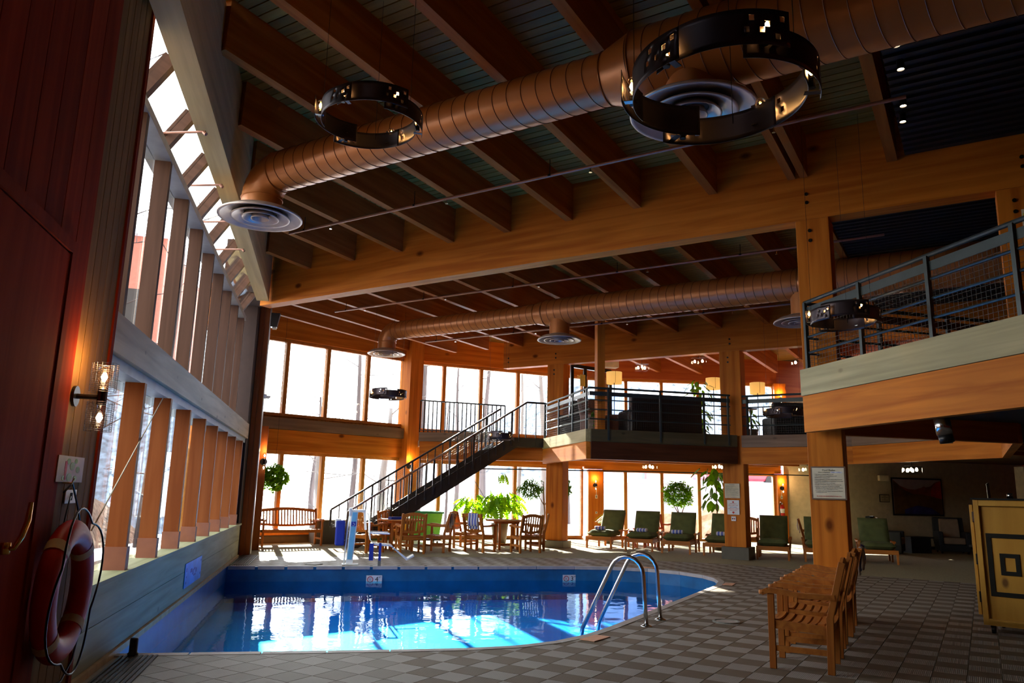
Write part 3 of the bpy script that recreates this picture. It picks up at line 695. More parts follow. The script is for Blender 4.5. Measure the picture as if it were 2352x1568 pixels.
for k, (c, poly, dark, alt) in enumerate(tiles):
    # dark tiles at the left turn paler, imitating the sheen off the ribs
    if k < 300:
        key = (dark, c.x < .75) if len(poly) == 4 and abs((poly[0] - c).length - (H / 2 - .005)) < 1e-4 and abs((poly[2] - c).length - (H / 2 - .005)) < 1e-4 and abs((poly[1] - c).length - (H / 2 - .005)) < 1e-4 and abs((poly[3] - c).length - (H / 2 - .005)) < 1e-4 else None
        if key and key in shared: me = shared[key]
        else:
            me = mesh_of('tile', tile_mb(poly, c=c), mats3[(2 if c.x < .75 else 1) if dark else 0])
            if key: shared[key] = me
        put('tile', me, floor, (c.x, c.y, 0))
    else: tile_mb(poly, rest, 1 if dark else 0)
o = put('tile_field', mesh_of('tile_field', rest, mats3), floor); o['kind'] = 'stuff'
# little pieces set into the rim
def rimtile(name, x, y, w, d, rz, mat, label, z=.012):
    return single(name, MB().box(-w / 2, w / 2, -d / 2, d / 2, 0, .006), mat, label, 'tile', loc=(x, y, z), rot=(0, 0, rz))
rimtile('marker_tile', 2.80, 7.78, .34, .17, .72, M_ORANGE, 'faded salmon marker tile on the near pool rim left of the ladder')
rimtile('marker_tile', 6.82, 12.25, .34, .17, .9, M_ORANGE, 'faded salmon marker tile at the right tip of the pool')
rimtile('marker_tile', 6.55, 15.12, .34, .17, -.5, M_ORANGE, 'faded salmon marker tile on the far right curve of the pool rim')
def lid(x, y, r, lab):
    t = thing('skimmer_lid', lab, 'lid', (x, y, .008)); part('ring', MB().lathe([(r * .8, 0), (r, 0), (r, .014), (r * .86, .016), (r * .8, .012), (r * .8, 0)], n=28), M_STONE, t)
    part('cover', MB().lathe([(0.001, .008), (r * .79, .008), (r * .79, .002), (.001, .002)], n=28), M_COPE, t)
lid(4.75, 8.62, .16, 'round skimmer lid in the tiled deck right of the pool ladder')
lid(-.10, 15.78, .17, 'round skimmer lid beside the far left pool rim')
t = thing('floor_grate', 'dark slotted drain grate in the corner beside the far left pool rim', 'grate', (-1.45, 16.5, .008))
for k in range(9): part('bar', MB().box(-.17 + k * .04, -.15 + k * .04, -1.0, 1.3, 0, .012), M_BLACK, t)
t = thing('floor_grate', 'dark slotted drain strip along the foot of the near left wall', 'grate', (-1.35, 6.3, .008))
for k in range(8): part('bar', MB().box(-.24 + k * .04, -.22 + k * .04, -1.3, 1.15, 0, .012), M_BLACK, t)
single('anchor_post', MB().lathe([(.001, 0), (.045, 0), (.045, .02), (.035, .03), (.035, .13), (.03, .145), (.001, .145)], n=16), M_BLACK, 'short dark anchor post at the near left pool corner', 'post', loc=(-1.50, 7.48, .01), smooth=True)
# depth marks on the waterline wall
def depth(x, txt, sym, y0=15.40, rz=0.0, lab=''):
    t = thing('depth_marker', lab, 'sign', (x, y0 - .004, -.235), rz)
    w = .30 if sym else .15
    part('tile', MB().box(-w / 2, w / 2, -.006, 0, -.075, .075), M_WHITE, t)
    ox = .075 if sym else -.01
    text_mesh(txt, .13, M_BLKT, t, (ox - .025, -.008, 0), (PI / 2, 0, 0)); text_mesh('FT', .05, M_BLKT, t, (ox + .038, -.008, .035), (PI / 2, 0, 0))
    if sym:
        part('symbol', MB().lathe([(.045, 0), (.058, 0), (.058, .003), (.045, .003), (.045, 0)], n=20).xf(Matrix.Translation((-.075, -.007, 0)) @ Matrix.Rotation(PI / 2, 4, 'X')).bar((-.110, -.009, .035), (-.040, -.009, -.035), .003, .010, up=(0, 1, 0)), M_REDT, t)
        part('figure', MB().bar((-.10, -.008, -.012), (-.055, -.008, .018), .003, .010, up=(0, 1, 0)).bar((-.10, -.008, -.022), (-.05, -.008, -.022), .003, .008, up=(0, 1, 0)), M_BLKT, t)
depth(1.05, '4', True, lab='white waterline plate reading 4 FT with a no-diving symbol, far left rim')
depth(5.0, '3', True, y0=15.425, lab='larger white waterline plate reading 3 FT with a no-diving symbol')
depth(6.93, '3', False, y0=13.15, rz=-1.3, lab='small white plate reading 3 FT at the right tip of the pool')

# ================================================================== RAILINGS AND STAIR
def railing(pts, zb, zt, label, posts, nrails=3, board=True, mesh=True, mat=M_STEEL, out=(0, 0), group=None):
    """pts: polyline of plan points, posts: list of (x,y); zb = deck board foot, zt = rail top"""
    P0 = Vector((*pts[0], 0)); t = thing('gallery_railing', label, 'railing', (P0.x, P0.y, zb))
    for (x, y) in posts:
        part('post', MB().box(x - .022, x + .022, y - .022, y + .022, zb - .27, zt - .03), mat, t, world=True)
    h = zt - zb
    for a, b in zip(pts, pts[1:]):
        part('top_rail', MB().tube([(*a, zt - .02), (*b, zt - .02)], .026, 8), mat, t, world=True)
        for k in range(nrails):
            z = zb + h * (k + 1) / (nrails + 1) * .92
            part('rail', MB().tube([(*a, z), (*b, z)], .016, 6), mat, t, world=True)
        if board: part('flat_board', MB().bar((*a, zb + h * .845), (*b, zb + h * .845), .012, .10), mat, t, world=True)
        if mesh:
            mb = MB(); d = Vector((*b, 0)) - Vector((*a, 0)); L = d.length; d.normalize(); k = .04
            while k < L:
                p = Vector((*a, 0)) + d * k; mb.bar((p.x, p.y, zb + .02), (p.x, p.y, zb + h * .8), .003, .003); k += .055
            z = zb + .04
            while z < zb + h * .8: mb.bar((*a, z), (*b, z), .003, .003); z += .055
            part('wire_mesh', mb, M_MESH, t, world=True, kind='stuff')
    return t
railing([(5.95, 20.75), (5.95, 16.98)], 2.99, 3.97, 'silvery-lit railing on the short gallery side above the sunlit beam', [(5.95, 20.7), (5.95, 19.4), (5.95, 18.2), (5.95, 17.15)])
railing([(5.95, 16.95), (9.62, 16.95)], 2.99, 3.97, 'long dark gallery railing in front of the big dark sofa', [(6.42, 16.93), (7.75, 16.93), (8.9, 16.93), (9.55, 16.93)])
railing([(9.98, 17.0), (11.8, 15.2), (11.95, 11.4)], 2.99, 3.97, 'gallery railing right of the signed column behind the small ring lamp', [(10.05, 16.88), (11.05, 15.9), (11.8, 15.15), (11.9, 13.3)])
railing([(5.93, 8.47), (5.93, 4.0)], 3.10, 3.99, 'near balcony railing with wire mesh climbing to the right edge of the picture', [(5.915, 8.44), (5.915, 7.40), (5.915, 6.35), (5.915, 5.32), (5.915, 4.3)])
railing([(5.96, 8.5), (9.1, 8.55)], 3.10, 3.99, 'rear railing of the near balcony seen through the front mesh', [(7.1, 8.53), (8.2, 8.53), (9.05, 8.53)])

# baluster guard on the ledge
t = thing('baluster_guard', 'black baluster guard on the ledge in front of the upper middle windows', 'railing', (2.6, 22.55, 3.0))
A_, B_ = Vector((2.62, 22.55, 0)), Vector((4.98, 21.6, 0))
part('top_rail', MB().bar(A_ + Vector((0, 0, 4.10)), B_ + Vector((0, 0, 3.95)), .05, .04), M_BLACK, t, world=True)
part('bottom_rail', MB().bar(A_ + Vector((0, 0, 3.22)), B_ + Vector((0, 0, 3.16)), .03, .03), M_BLACK, t, world=True)
for k in range(21):
    p = A_.lerp(B_, k / 20); part('baluster', MB().bar((p.x, p.y, 3.13), (p.x, p.y, 4.10 - .15 * k / 20), .03, .03), M_BLACK, t, world=True)

# stair
t = thing('staircase', 'dark steel staircase with open grated treads rising right to the gallery', 'staircase', (.45, 20.0, 0))
F0, T0 = Vector((.62, 20.0, 0)), Vector((5.02, 20.56, 2.97)); SD = Vector((T0.x - F0.x, T0.y - F0.y, 0)).normalized(); SW = Vector((-SD.y, SD.x, 0))
n = 17; Ls = Vector((T0.x - F0.x, T0.y - F0.y, 0)).length; rise = T0.z / n; run = Ls / (n - 1)
for s_, nm in ((0, 'stringer'), (1.0, 'stringer')):
    a = F0 + SW * s_ ; b = a + SD * Ls + Vector((0, 0, T0.z))
    mb = MB(); mb.bar(a + Vector((0, 0, .0)) + SD * .0 + Vector((0, 0, .02)), b - Vector((0, 0, .12)), .025, .34); part(nm, mb, M_STEELB, t, world=True)
for k in range(n - 1):
    c = F0 + SD * (run * k + .02) + Vector((0, 0, rise * (k + 1) - .04)); mb = MB()
    part('tread', MB().bar(c + SW * .01 + SD * .13, c + SW * .99 + SD * .13, .26, .035), M_STEELB, t, world=True)
    part('riser_bar', MB().tube([c + SW * .01 + SD * .25 + Vector((0, 0, -.07)), c + SW * .99 + SD * .25 + Vector((0, 0, -.07))], .012, 6), M_STEELB, t, world=True)
lp = [T0, Vector((5.93, 20.62, 2.97)), Vector((5.93, 21.3, 2.97)), T0 + SW * 1.0]
part('landing', MB().prism([(v.x, v.y) for v in lp], 2.72, 2.97), M_STEELB, t, world=True)
for s_ in (0.0, 1.0):
    o = SW * (s_ + (-.03 if s_ == 0 else .03)); lo = F0 + o + Vector((0, 0, .90)); hi = T0 + SD * .35 + o + Vector((0, 0, .99))
    if s_: hi = T0 + o + SD * -.05 + Vector((0, 0, .88)); lo = F0 - SD * .28 + o + Vector((0, 0, .92))
    hr = MB().bar(lo, hi, .05, .05)
    part('handrail', hr, M_STAIN if s_ == 0 else M_STEELB, t, world=True, label='bright steel handrail' if s_ == 0 else None)
    if s_ == 0: part('landing_rail', MB().bar(hi, Vector((5.93, 20.62, 3.96)), .05, .05), M_STEELB, t, world=True)
    part('newel', MB().bar((lo.x, lo.y, 0.02 if s_ == 0 else .5), lo, .055, .055), M_STEELB, t, world=True)
    nb = 22
    for k in range(1, nb):
        f = k / nb; p = lo.lerp(hi, f); base = F0 + o + SD * (Ls * f) + Vector((0, 0, T0.z * f))
        part('baluster', MB().bar((p.x, p.y, base.z + .02), p, .028 if k % 5 else .05, .028 if k % 5 else .05), M_STEELB, t, world=True)
    mb = MB(); f = .01
    while f < 1.0:
        p = lo.lerp(hi, f); b_ = p - Vector((0, 0, .74)); mb.bar(b_, p - Vector((0, 0, .06)), .003, .003); f += .0105
    for q in range(12):
        mb.bar(lo - Vector((0, 0, .74 - q * .06)), hi - Vector((0, 0, .74 - q * .06)), .003, .003)
    part('wire_mesh', mb, M_MESH, t, world=True, kind='stuff')
mb = MB(); x = 0
while x < .62: mb.bar((5.33 + x, 20.58, 3.0), (5.33 + x, 20.6, 3.9), .003, .003); x += .055
for q in range(16): mb.bar((5.3, 20.58, 3.02 + q * .057), (5.93, 20.62, 3.02 + q * .057), .003, .003)
part('wire_mesh', mb, M_MESH, t, world=True, kind='stuff')
for x in (5.36, 5.65, 5.9): part('baluster', MB().bar((x, 20.6, 2.75), (x, 20.6, 3.95), .022, .022), M_STEELB, t, world=True)

# ================================================================== DUCTS, DIFFUSERS, PIPES
def duct(label, u, z, segs, drops, elbow):
    t = thing('air_duct', label, 'duct', UA(u, segs[0][0], z))
    for (a0, a1, r0, r1) in segs:
        L = a1 - a0
        part('duct_section' if abs(r0 - r1) < .01 else 'reducer', MB().tube([UA(u, a0, z), UA(u, a1, z)], [r0, r1], 40, caps=False), M_DUCT, t, smooth=True, world=True)
        if abs(r0 - r1) < .01:
            mb = MB(); a = a0 + .05; step = .17
            while a < a1:
                # spiral seam: slightly tilted thin hoop
                pts = [UA(u, a + .10 * (math.cos(th) * .5), z) + Vector((S2 * 0, 0, 0)) for th in (0,)]
                ring = []
                for k in range(40):
                    th = 2 * PI * k / 40; c = UA(u, a + .07 * math.cos(th), z) + EU * ((r0 + .002) * math.cos(th)) + Vector((0, 0, (r0 + .002) * math.sin(th))); ring.append(c)
                mb.tube(ring, .0045, 4, closed=True); a += step
            part('seam', mb, M_DSEAM, t, world=True, kind='stuff')
        for aa in (a0, a1):
            rr = r0 if aa == a0 else r1
            ring = [UA(u, aa, z) + EU * (rr + .004) * math.cos(2 * PI * k / 40) + Vector((0, 0, (rr + .004) * math.sin(2 * PI * k / 40))) for k in range(40)]
            part('collar', MB().tube(ring, .010, 5, closed=True), M_DUCT, t, world=True)
    if elbow:
        a0, _, r0, _ = segs[0]; zb = z - .62
        path = [UA(u, a0 - r0 * 1.25 * math.sin(th), z - r0 * 1.25 + r0 * 1.25 * math.cos(th)) for th in [PI / 2 * k / 6 for k in range(7)]]
        path.append(path[-1] - Vector((0, 0, max(.05, z - r0 * 1.25 - elbow[1])))); part('elbow', MB().tube(path, r0, 36, caps=False), M_DUCT, t, smooth=True, world=True)
        ring = [path[-2] + Vector((r0 * 1.01 * math.cos(2 * PI * k / 36), r0 * 1.01 * math.sin(2 * PI * k / 36), 0)) for k in range(36)]
        part('collar', MB().tube(ring, .008, 5, closed=True), M_DUCT, t, world=True)
    for (a, r, zb) in drops:
        part('drop', MB().tube([UA(u, a, z), UA(u, a, zb)], r, 32, caps=False), M_DUCT, t, smooth=True, world=True)
    return t
def diffuser(label, p, R, neck):
    t = thing('ceiling_diffuser', label, 'air diffuser', p, 0, 'round air diffusers')
    part('outer_ring', MB().lathe([(neck, .13), (neck + .02, .10), (R * .80, .075), (R * .98, .02), (R, .0), (R * .985, -.012), (R * .93, -.005), (R * .80, .035), (neck + .02, .07), (neck, .11)], n=56), M_DIFF, t, smooth=True)
    for (rf, z) in ((.70, -.005), (.44, -.012), (.22, -.018)):
        r = R * rf; part('cone_ring', MB().lathe([(r * .55, .06), (r * .8, .045), (r, z), (r * .99, z - .010), (r * .92, z - .004), (r * .74, .03), (r * .55, .05), (r * .55, .06)], n=48), M_DIFF, t, smooth=True)
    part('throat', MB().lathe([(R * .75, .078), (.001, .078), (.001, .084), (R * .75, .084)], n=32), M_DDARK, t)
    return t
duct('large copper coloured spiral duct crossing high over the pool', 6.20, 5.42, [(-7.35, -2.78, .255, .255), (-2.78, -2.45, .255, .37), (-2.45, 6.0, .37, .37)], [(-1.95, .26, 4.98)], (0, 4.98))
diffuser('round ceiling diffuser at the left end of the big duct beside the skylight', UA(6.20, -7.67, 4.86), .53, .25)
diffuser('widest round diffuser behind the large ring chandelier', UA(6.20, -1.95, 4.84), .57, .25)
duct('second spiral duct running over the far side of the pool', 14.35, 5.38, [(-12.25, -8.2, .225, .225), (-8.2, -7.95, .225, .29), (-7.95, -2.6, .29, .29), (-2.6, -2.4, .29, .36), (-2.4, 4, .36, .36)], [(-7.62, .22, 4.86), (-2.55, .22, 4.75)], (0, 4.92))
diffuser('round diffuser at the left end of the second duct above the windows', UA(14.35, -12.53, 4.81), .47, .22)
diffuser('round diffuser in the middle of the second duct over the pool', UA(14.35, -7.62, 4.74), .48, .22)
diffuser('half hidden round diffuser behind the near column', UA(14.35, -2.62, 4.65), .47, .22)
for (a, b, lab) in [((8.34, -9.55, 5.62), (8.34, -.35, 5.62), 'thin copper sprinkler pipe under the rafters over the pool'), ((12.75, -12.8, 5.58), (12.75, -1.0, 5.58), 'sprinkler pipe under the rafters just beyond the big beam'),
                    ((15.1, -11.9, 5.2), (15.1, -1.0, 5.2), 'sprinkler pipe beyond the second duct'), ((2.5, -3.2, 6.0), (2.5, 1.5, 6.0), 'sprinkler pipe stub at the top left by the skylight beam'), ]:
    t = thing('sprinkler_pipe', lab, 'pipe', UA(*a[:2], a[2])); pa, pb = UA(*a[:2], a[2]), UA(*b[:2], b[2])
    part('pipe', MB().tube([pa, pb], .021, 10), M_PIPE, t, world=True)
    L = (pb - pa).length; k = 0.35
    while k < L:
        p = pa.lerp(pb, k / L); part('hanger', MB().tube([p, p + Vector((0, 0, max(.1, zs(a[0]) - p.z + .02)))], .006, 6).lathe([(.03, -.015), (.03, .015)], (p.x, p.y, p.z), 10), M_BLACK, t, world=True)
        q = pa.lerp(pb, min(1, (k + .6) / L)); part('sprinkler_head', MB().tube([q, q - Vector((0, 0, .07))], .010, 8).lathe([(.001, -.075), (.022, -.075), (.022, -.08), (.001, -.08)], (q.x, q.y, q.z), 10), M_CHROME, t, world=True)
        k += 2.3
n = 0
for (y, z) in ((8.15, 5.15), (9.55, 5.12), (10.9, 5.12), (12.2, 5.12)):
    single('sprinkler_branch', MB().tube([(-1.98, y + .1, z), (-1.48, y - .12, z - .02)], .014, 8).tube([(-1.50, y - .11, z - .02), (-1.47, y - .123, z - .05)], .02, 8), M_PIPE, '%s little sprinkler arm reaching from the eave across the skylight' % ords[n], 'pipe', 'sprinkler arms under the skylight'); n += 1
t = thing('sprinkler_pipe', 'thin dark pipe running under the gallery in front of the lounger windows', 'pipe', (6.4, 21.2, 2.2))
part('pipe', MB().tube([(3.8, 22.3, 2.13), (5.95, 21.35, 2.13), (9.6, 21.2, 2.17), (15.2, 21.0, 2.2)], .016, 8), M_BLACK, t, world=True)
part('drop_pipe', MB().tube([(3.8, 22.3, 2.13), (3.78, 22.3, 2.4)], .016, 8), M_BLACK, t, world=True)

# ================================================================== RING CHANDELIERS AND LAMPS
def bulb(mb_g, mb_e, p, d, s=1.0):
    p = Vector(p); d = Vector(d).normalized()
    mb_e.tube([p + d * .035 * s, p + d * .055 * s, p + d * .075 * s], [.006 * s, .014 * s, .006 * s], 8)
    mb_g.tube([p, p + d * .02 * s, p + d * .05 * s, p + d * .08 * s, p + d * .10 * s, p + d * .106 * s], [.013 * s, .016 * s, .030 * s, .034 * s, .022 * s, .003], 12)
def ring_lamp(label, c, R, ztop, wires=True, n=6, rz=.4, h=.165):
    t = thing('ring_chandelier', label, 'chandelier', c, rz, 'ring chandeliers')
    for k in range(n):
        a0 = 2 * PI * k / n - .12; span = 2 * PI / n + .42; N = 16; mb = MB(); hh = h * (1.0 if k % 2 else .92); zc = .018 * (1 if k % 2 else -1)
        vs = []; fs = []
        for j in range(N + 1):
            f = j / N; a = a0 + span * f; r = R * (.84 + .17 * f)
            for (dr, z) in ((0, -hh / 2), (0, hh / 2), (.006, hh / 2), (.006, -hh / 2)): vs.append(((r + dr) * math.cos(a), (r + dr) * math.sin(a), z + zc))
        # holes are real: skip the outer cells where the cut-outs sit by splitting the band into cells
        rows = 6; cells = set(); rnd = random.Random(k * 13 + 5); NC = 30
        holes = {(NC - 4 - rnd.randint(0, 2), 3), (NC - 6, 2), (NC - 3, 1), (NC - 8, 4), (NC - 2, 4), (NC - 9, 2)}
        vv = []; ff = []
        for j in range(NC + 1):
            f = j / NC; a = a0 + span * f; r = R * (.84 + .17 * f)
            for q in range(rows + 1): vv.append((r * math.cos(a), r * math.sin(a), -hh / 2 + hh * q / rows + zc))
        for j in range(NC):
            for q in range(rows):
                if (j, q) in holes: continue
                ff.append((j * (rows + 1) + q, (j + 1) * (rows + 1) + q, (j + 1) * (rows + 1) + q + 1, j * (rows + 1) + q + 1))
        mb.add(vv, ff); me = mesh_of('curved_plate', mb, M_BRONZE, True); o = put('curved_plate', me, t)
        so = o.modifiers.new('thick', 'SOLIDIFY'); so.thickness = .003
        ab = a0 + span * .86; rb = R * .90; g = MB(); e = MB(); bulb(g, e, (rb * math.cos(ab), rb * math.sin(ab), -.02 + zc), (-.25 * math.sin(ab), .25 * math.cos(ab), 1), .95)
        b = part('bulb', g, M_BGLASS, t, smooth=True); part('filament', e, M_BULB, b)
        part('socket', MB().tube([(rb * math.cos(ab), rb * math.sin(ab), -.06 + zc), (rb * math.cos(ab), rb * math.sin(ab), -.015 + zc)], .016, 10), M_BLACK, b)
        am = a0 + span * .93; part('bracket', MB().bar((R * .83 * math.cos(am), R * .83 * math.sin(am), -hh * .4 + zc), (R * .995 * math.cos(am), R * .995 * math.sin(am), -hh * .4 + zc), .03, .004), M_STAIN if k % 2 else M_BRONZE, t)
    if wires:
        for k in range(3):
            a = 2 * PI * k / 3 + .5; part('wire', MB().tube([(R * .9 * math.cos(a), R * .9 * math.sin(a), 0), (.0, .0, ztop - c[2])] if False else [(R * .9 * math.cos(a), R * .9 * math.sin(a), 0), (R * .9 * math.cos(a), R * .9 * math.sin(a), ztop - c[2])], .0022, 4), M_BLACK, t)
    return t
ring_lamp('largest ring chandelier of curved bronze plates, in front of the big duct at upper right', (1.69, 2.98, 3.37), .455, 5.9)
ring_lamp('ring chandelier hanging before the left half of the big duct', (.16, 6.02, 4.52), .45, 5.9, rz=.9)
ring_lamp('ring chandelier seen against the upper left windows', (1.30, 17.85, 3.65), .45, 5.7, rz=.1)
ring_lamp('small ring chandelier in front of the top of the stair rail', (3.95, 17.6, 2.77), .31, 5.7, rz=.2)
ring_lamp('ring chandelier hanging before the gallery right of the signed column', (9.93, 15.18, 3.38), .45, 5.7, rz=.6)
ring_lamp('ring chandelier crossing the mesh of the near balcony beside the near column', (5.42, 7.06, 3.44), .385, 5.7, rz=.3)

def wall_lamp(label, p, out, cage=False, s=1.0):
    """double Edison wall lamp; p = wall point, out = outward unit vector"""
    p = Vector(p); out = Vector(out).normalized(); t = thing('wall_lamp', label, 'wall lamp', p)
    o = Vector((0, 0, 0)); c = out * (.15 if cage else .09) * s
    part('backplate', MB().tube([o, out * .02], .06 * s, 20), M_BLACK, t)
    part('arm', MB().tube([out * .02, c], .015 * s, 8).tube([c - Vector((0, 0, .045 * s)), c + Vector((0, 0, .045 * s))], .026 * s, 12), M_BLACK, t)
    for sg in (1, -1):
        g, e = MB(), MB(); bulb(g, e, c + Vector((0, 0, .045 * s * sg)), (0, 0, sg), (1.35 if cage else 1.0) * s); b = part('bulb', g, M_BGLASS, t, smooth=True); part('filament', e, M_BULBW, b)
        if cage:
            rings = MB(); r = .072 * s
            for q in range(15):
                z = (.03 + .012 * q) * sg * s; rings.tube([c + Vector((r * math.cos(2 * PI * k / 16), r * math.sin(2 * PI * k / 16), z)) for k in range(16)], .0012, 3, closed=True)
            for k in range(16): rings.bar(c + Vector((r * math.cos(2 * PI * k / 16), r * math.sin(2 * PI * k / 16), .03 * sg * s)), c + Vector((r * math.cos(2 * PI * k / 16), r * math.sin(2 * PI * k / 16), .20 * sg * s)), .0018, .0018)
            part('cage', rings, M_BRONZE, t, kind='stuff')
    L = bpy.data.lights.new('lamp_light', 'POINT'); L.energy = 6 * s; L.color = (1.0, .55, .22); L.shadow_soft_size = .03
    lo = bpy.data.objects.new('lamp_light', L); COL.objects.link(lo); lo.parent = t; lo.location = c + Vector((0, 0, .19 * s))
    return t
wall_lamp('caged double wall lamp glowing on the near left boarded wall', (-1.67, 5.60, 2.02), (1, 0, 0), True, 1.15)
o2, d2, n2 = fac(2)
wall_lamp('double wall lamp above the outlets on the wide lower pillar', fpt(2, .36, .225, 1.78), n2, s=1.2)
wall_lamp('lit double wall lamp above the fire extinguisher', fpt(2, 6.85, .225, 1.83), n2, s=1.2)
wall_lamp('double wall lamp on the upper pillar behind the round hanging lamp', fpt(2, 6.93, .225, 4.88), n2, s=1.2)
o0_, d0_, n0_ = fac(0)
wall_lamp('glowing double wall lamp on the column behind the stair rail', fpt(0, 4.46, .455, 2.17), n0_, s=1.2)
wall_lamp('bright double wall lamp above the hanging plant at the far left', (-1.45, 19.2, 2.05), (0.2, -1, 0), s=1.4)
single('lamp_board', MB().box(-1.78, -1.40, 19.22, 19.30, 0, 2.9), M_FIN, 'narrow timber board carrying the bright far left wall lamp', 'board')

def pendant(label, p, ztop, nb=3, s=1.0):
    t = thing('glass_box_pendant', label, 'pendant lamp', p); w = .17 * s; d = .10 * s; h = .09 * s
    part('glass_panel', MB().box(-w, w, -d, -d + .004, -h, h), M_GLASS, t); part('glass_panel', MB().box(-w, w, d - .004, d, -h, h), M_GLASS, t)
    part('frame', MB().bar((-w, 0, h), (w, 0, h), .02, .008).tube([(0, 0, h), (0, 0, ztop - p[2])], .006, 6), M_BLACK, t)
    for k in range(nb):
        mb = MB(); x = (-.1 + .2 * k / max(1, nb - 1)) * s; b = part('bulb', MB().lathe([(.001, -.035), (.022, -.028), (.030, 0), (.022, .028), (.010, .045)], (x, .02 * (-1) ** k, -.01 + .02 * (k % 2)), 12), M_BULBW, t, smooth=True)
    return t
pendant('glass box pendant over the upper lounge left of the signed column', (8.45, 19.65, 5.0), 6.37)
pendant('glass box pendant half hidden by the signed column upstairs', (9.40, 18.1, 4.98), 6.37, 2)
pendant('glass box pendant over the upper lounge near the balcony edge', (11.6, 16.9, 4.9), 6.37, 1)
pendant('glass box light low above the second green lounger', (8.36, 19.0, 2.22), 2.76, 3, 1.0)
pendant('glass box light beside the signed column under the gallery', (9.9, 18.1, 2.24), 2.76, 3, .9)
pendant('glass box light under the gallery left of the near column', (11.74, 17.0, 2.20), 2.76, 2, 1.1)
pendant('glass box light in front of the mountain picture', (12.25, 14.05, 2.13), 2.76, 4, 1.0)
pendant('glass box pendant glimpsed through the near balcony mesh', (12.15, 14.0, 4.72), 6.37, 3, 1.0)

def floor_lamp(label, p, h):
    t = thing('floor_lamp', label, 'floor lamp', p)
    part('base', MB().lathe([(.001, 0), (.15, 0), (.15, .02), (.02, .035), (.001, .035)], n=24), M_BLACK, t)
    part('pole', MB().tube([(0, 0, .03), (0, 0, h)], .012, 8), M_BLACK, t)
    part('lamp_shade', MB().lathe([(.215, h - .16), (.22, h + .17), (.216, h + .17), (.211, h - .16), (.215, h - .16)], n=32), M_SHADE, t, smooth=True)
    part('shade_seam', MB().bar((-.05, -.216, h - .16), (-.05, -.221, h + .17), .012, .003), M_BLACK, t)
floor_lamp('floor lamp with drum shade at the left end of the dark sofa', (7.70, 19.85, 2.94), 1.74)
floor_lamp('floor lamp with drum shade beside the leafy plant upstairs', (11.0, 20.3, 2.94), 1.82)
floor_lamp('floor lamp with drum shade right of the signed column upstairs', (12.3, 20.05, 2.94), 1.72)

# recessed spots on the black ceiling
n = 0
for (x, y) in ((4.95, 5.45), (5.28, 5.78), (5.82, 6.38), (6.07, 6.68)):
    t = thing('spotlight', '%s small white spotlight from the top on the black ceiling' % ords[n], 'spotlight', (x, y, 5.66), 0, 'spotlights on the black ceiling'); n += 1
    part('housing', MB().lathe([(.001, .10), (.035, .10), (.038, 0), (.033, 0), (.030, .03), (.001, .03)], n=16), M_BLACK, t); part('lens', MB().lathe([(.001, .012), (.030, .012), (.030, .016), (.001, .016)], n=16), M_BULBW, t)

# ================================================================== REMAINING SHELL
M_BRICK = plain('brick_red_brown', (0.36, 0.16, 0.08), 0.85, var=0.25, scale=9)
struct('wall_back', MB().box(-2.2, 23.2, -3.3, -3.0, -.02, 7.2), M_RED)
struct('wall_right', MB().box(22.9, 23.2, -3.0, 26, -.02, 7.2), M_RED)
wb = put('wall_lounge', None); wb['kind'] = 'structure'
part('panel', MB().prism([(15.45, 23.75), (16.1, 22.95), (16.25, 23.05), (15.55, 24.0)], 0, 2.75), M_CREAM, wb)
part('panel', MB().box(15.8, 22.9, 21.0, 21.2, 0, 2.75), M_CREAM, wb)
part('panel', MB().box(16.1, 16.9, 22.9, 23.05, 0, 2.75), M_BLKCEIL, wb)
part('panel', MB().box(15.3, 22.9, 23.75, 24.2, 2.9, 7.2), wood('red_fascia', (0.36, 0.075, 0.02), (0.48, 0.13, 0.035), 'x'), wb)
part('panel', MB().box(15.45, 16.6, 23.6, 23.75, 2.94, 4.9), M_CREAM, wb)
part('panel', MB().box(16.0, 22.9, 21.2, 24.2, 0, .0 + 2.75), M_UNDER, wb) if False else None
struct('wall_far_right', MB().box(16.6, 23.0, 23.9, 24.3, -.02, 7.2), M_RED)
struct('trim_4', MB().box(16.05, 22.9, 20.97, 21.0, 0, .10), M_BLKCEIL)
# upper dark partition behind the near balcony
struct('wall_upper_partition', MB().box(15.2, 15.35, 2.0, 19.5, 2.94, 6.6), wood('red_fascia', (0.36, 0.075, 0.02), (0.48, 0.13, 0.035), 'x'))
# underside of near balcony
struct('ceiling_lower', MB().prism([(6.05, -2.5), (6.05, 8.5), (9.2, 8.5), (11.9, 11.3), (22.8, 11.3), (22.8, -2.5)], 2.55, 2.60), M_UNDER)
# sloping soffit of a second stair at right
t = thing('stair_soffit', 'dark boarded underside of a stair sloping down at the right edge', 'stair', (10.0, 6.8, 0))
part('soffit', MB().bar((9.2, 7.6, 2.45), (10.9, 4.8, .9), .9, .12), M_TAN, t, world=True)
part('stringer', MB().bar((8.98, 7.7, 2.5), (10.6, 4.7, 1.0), .05, .32), M_WEATHD, t, world=True)

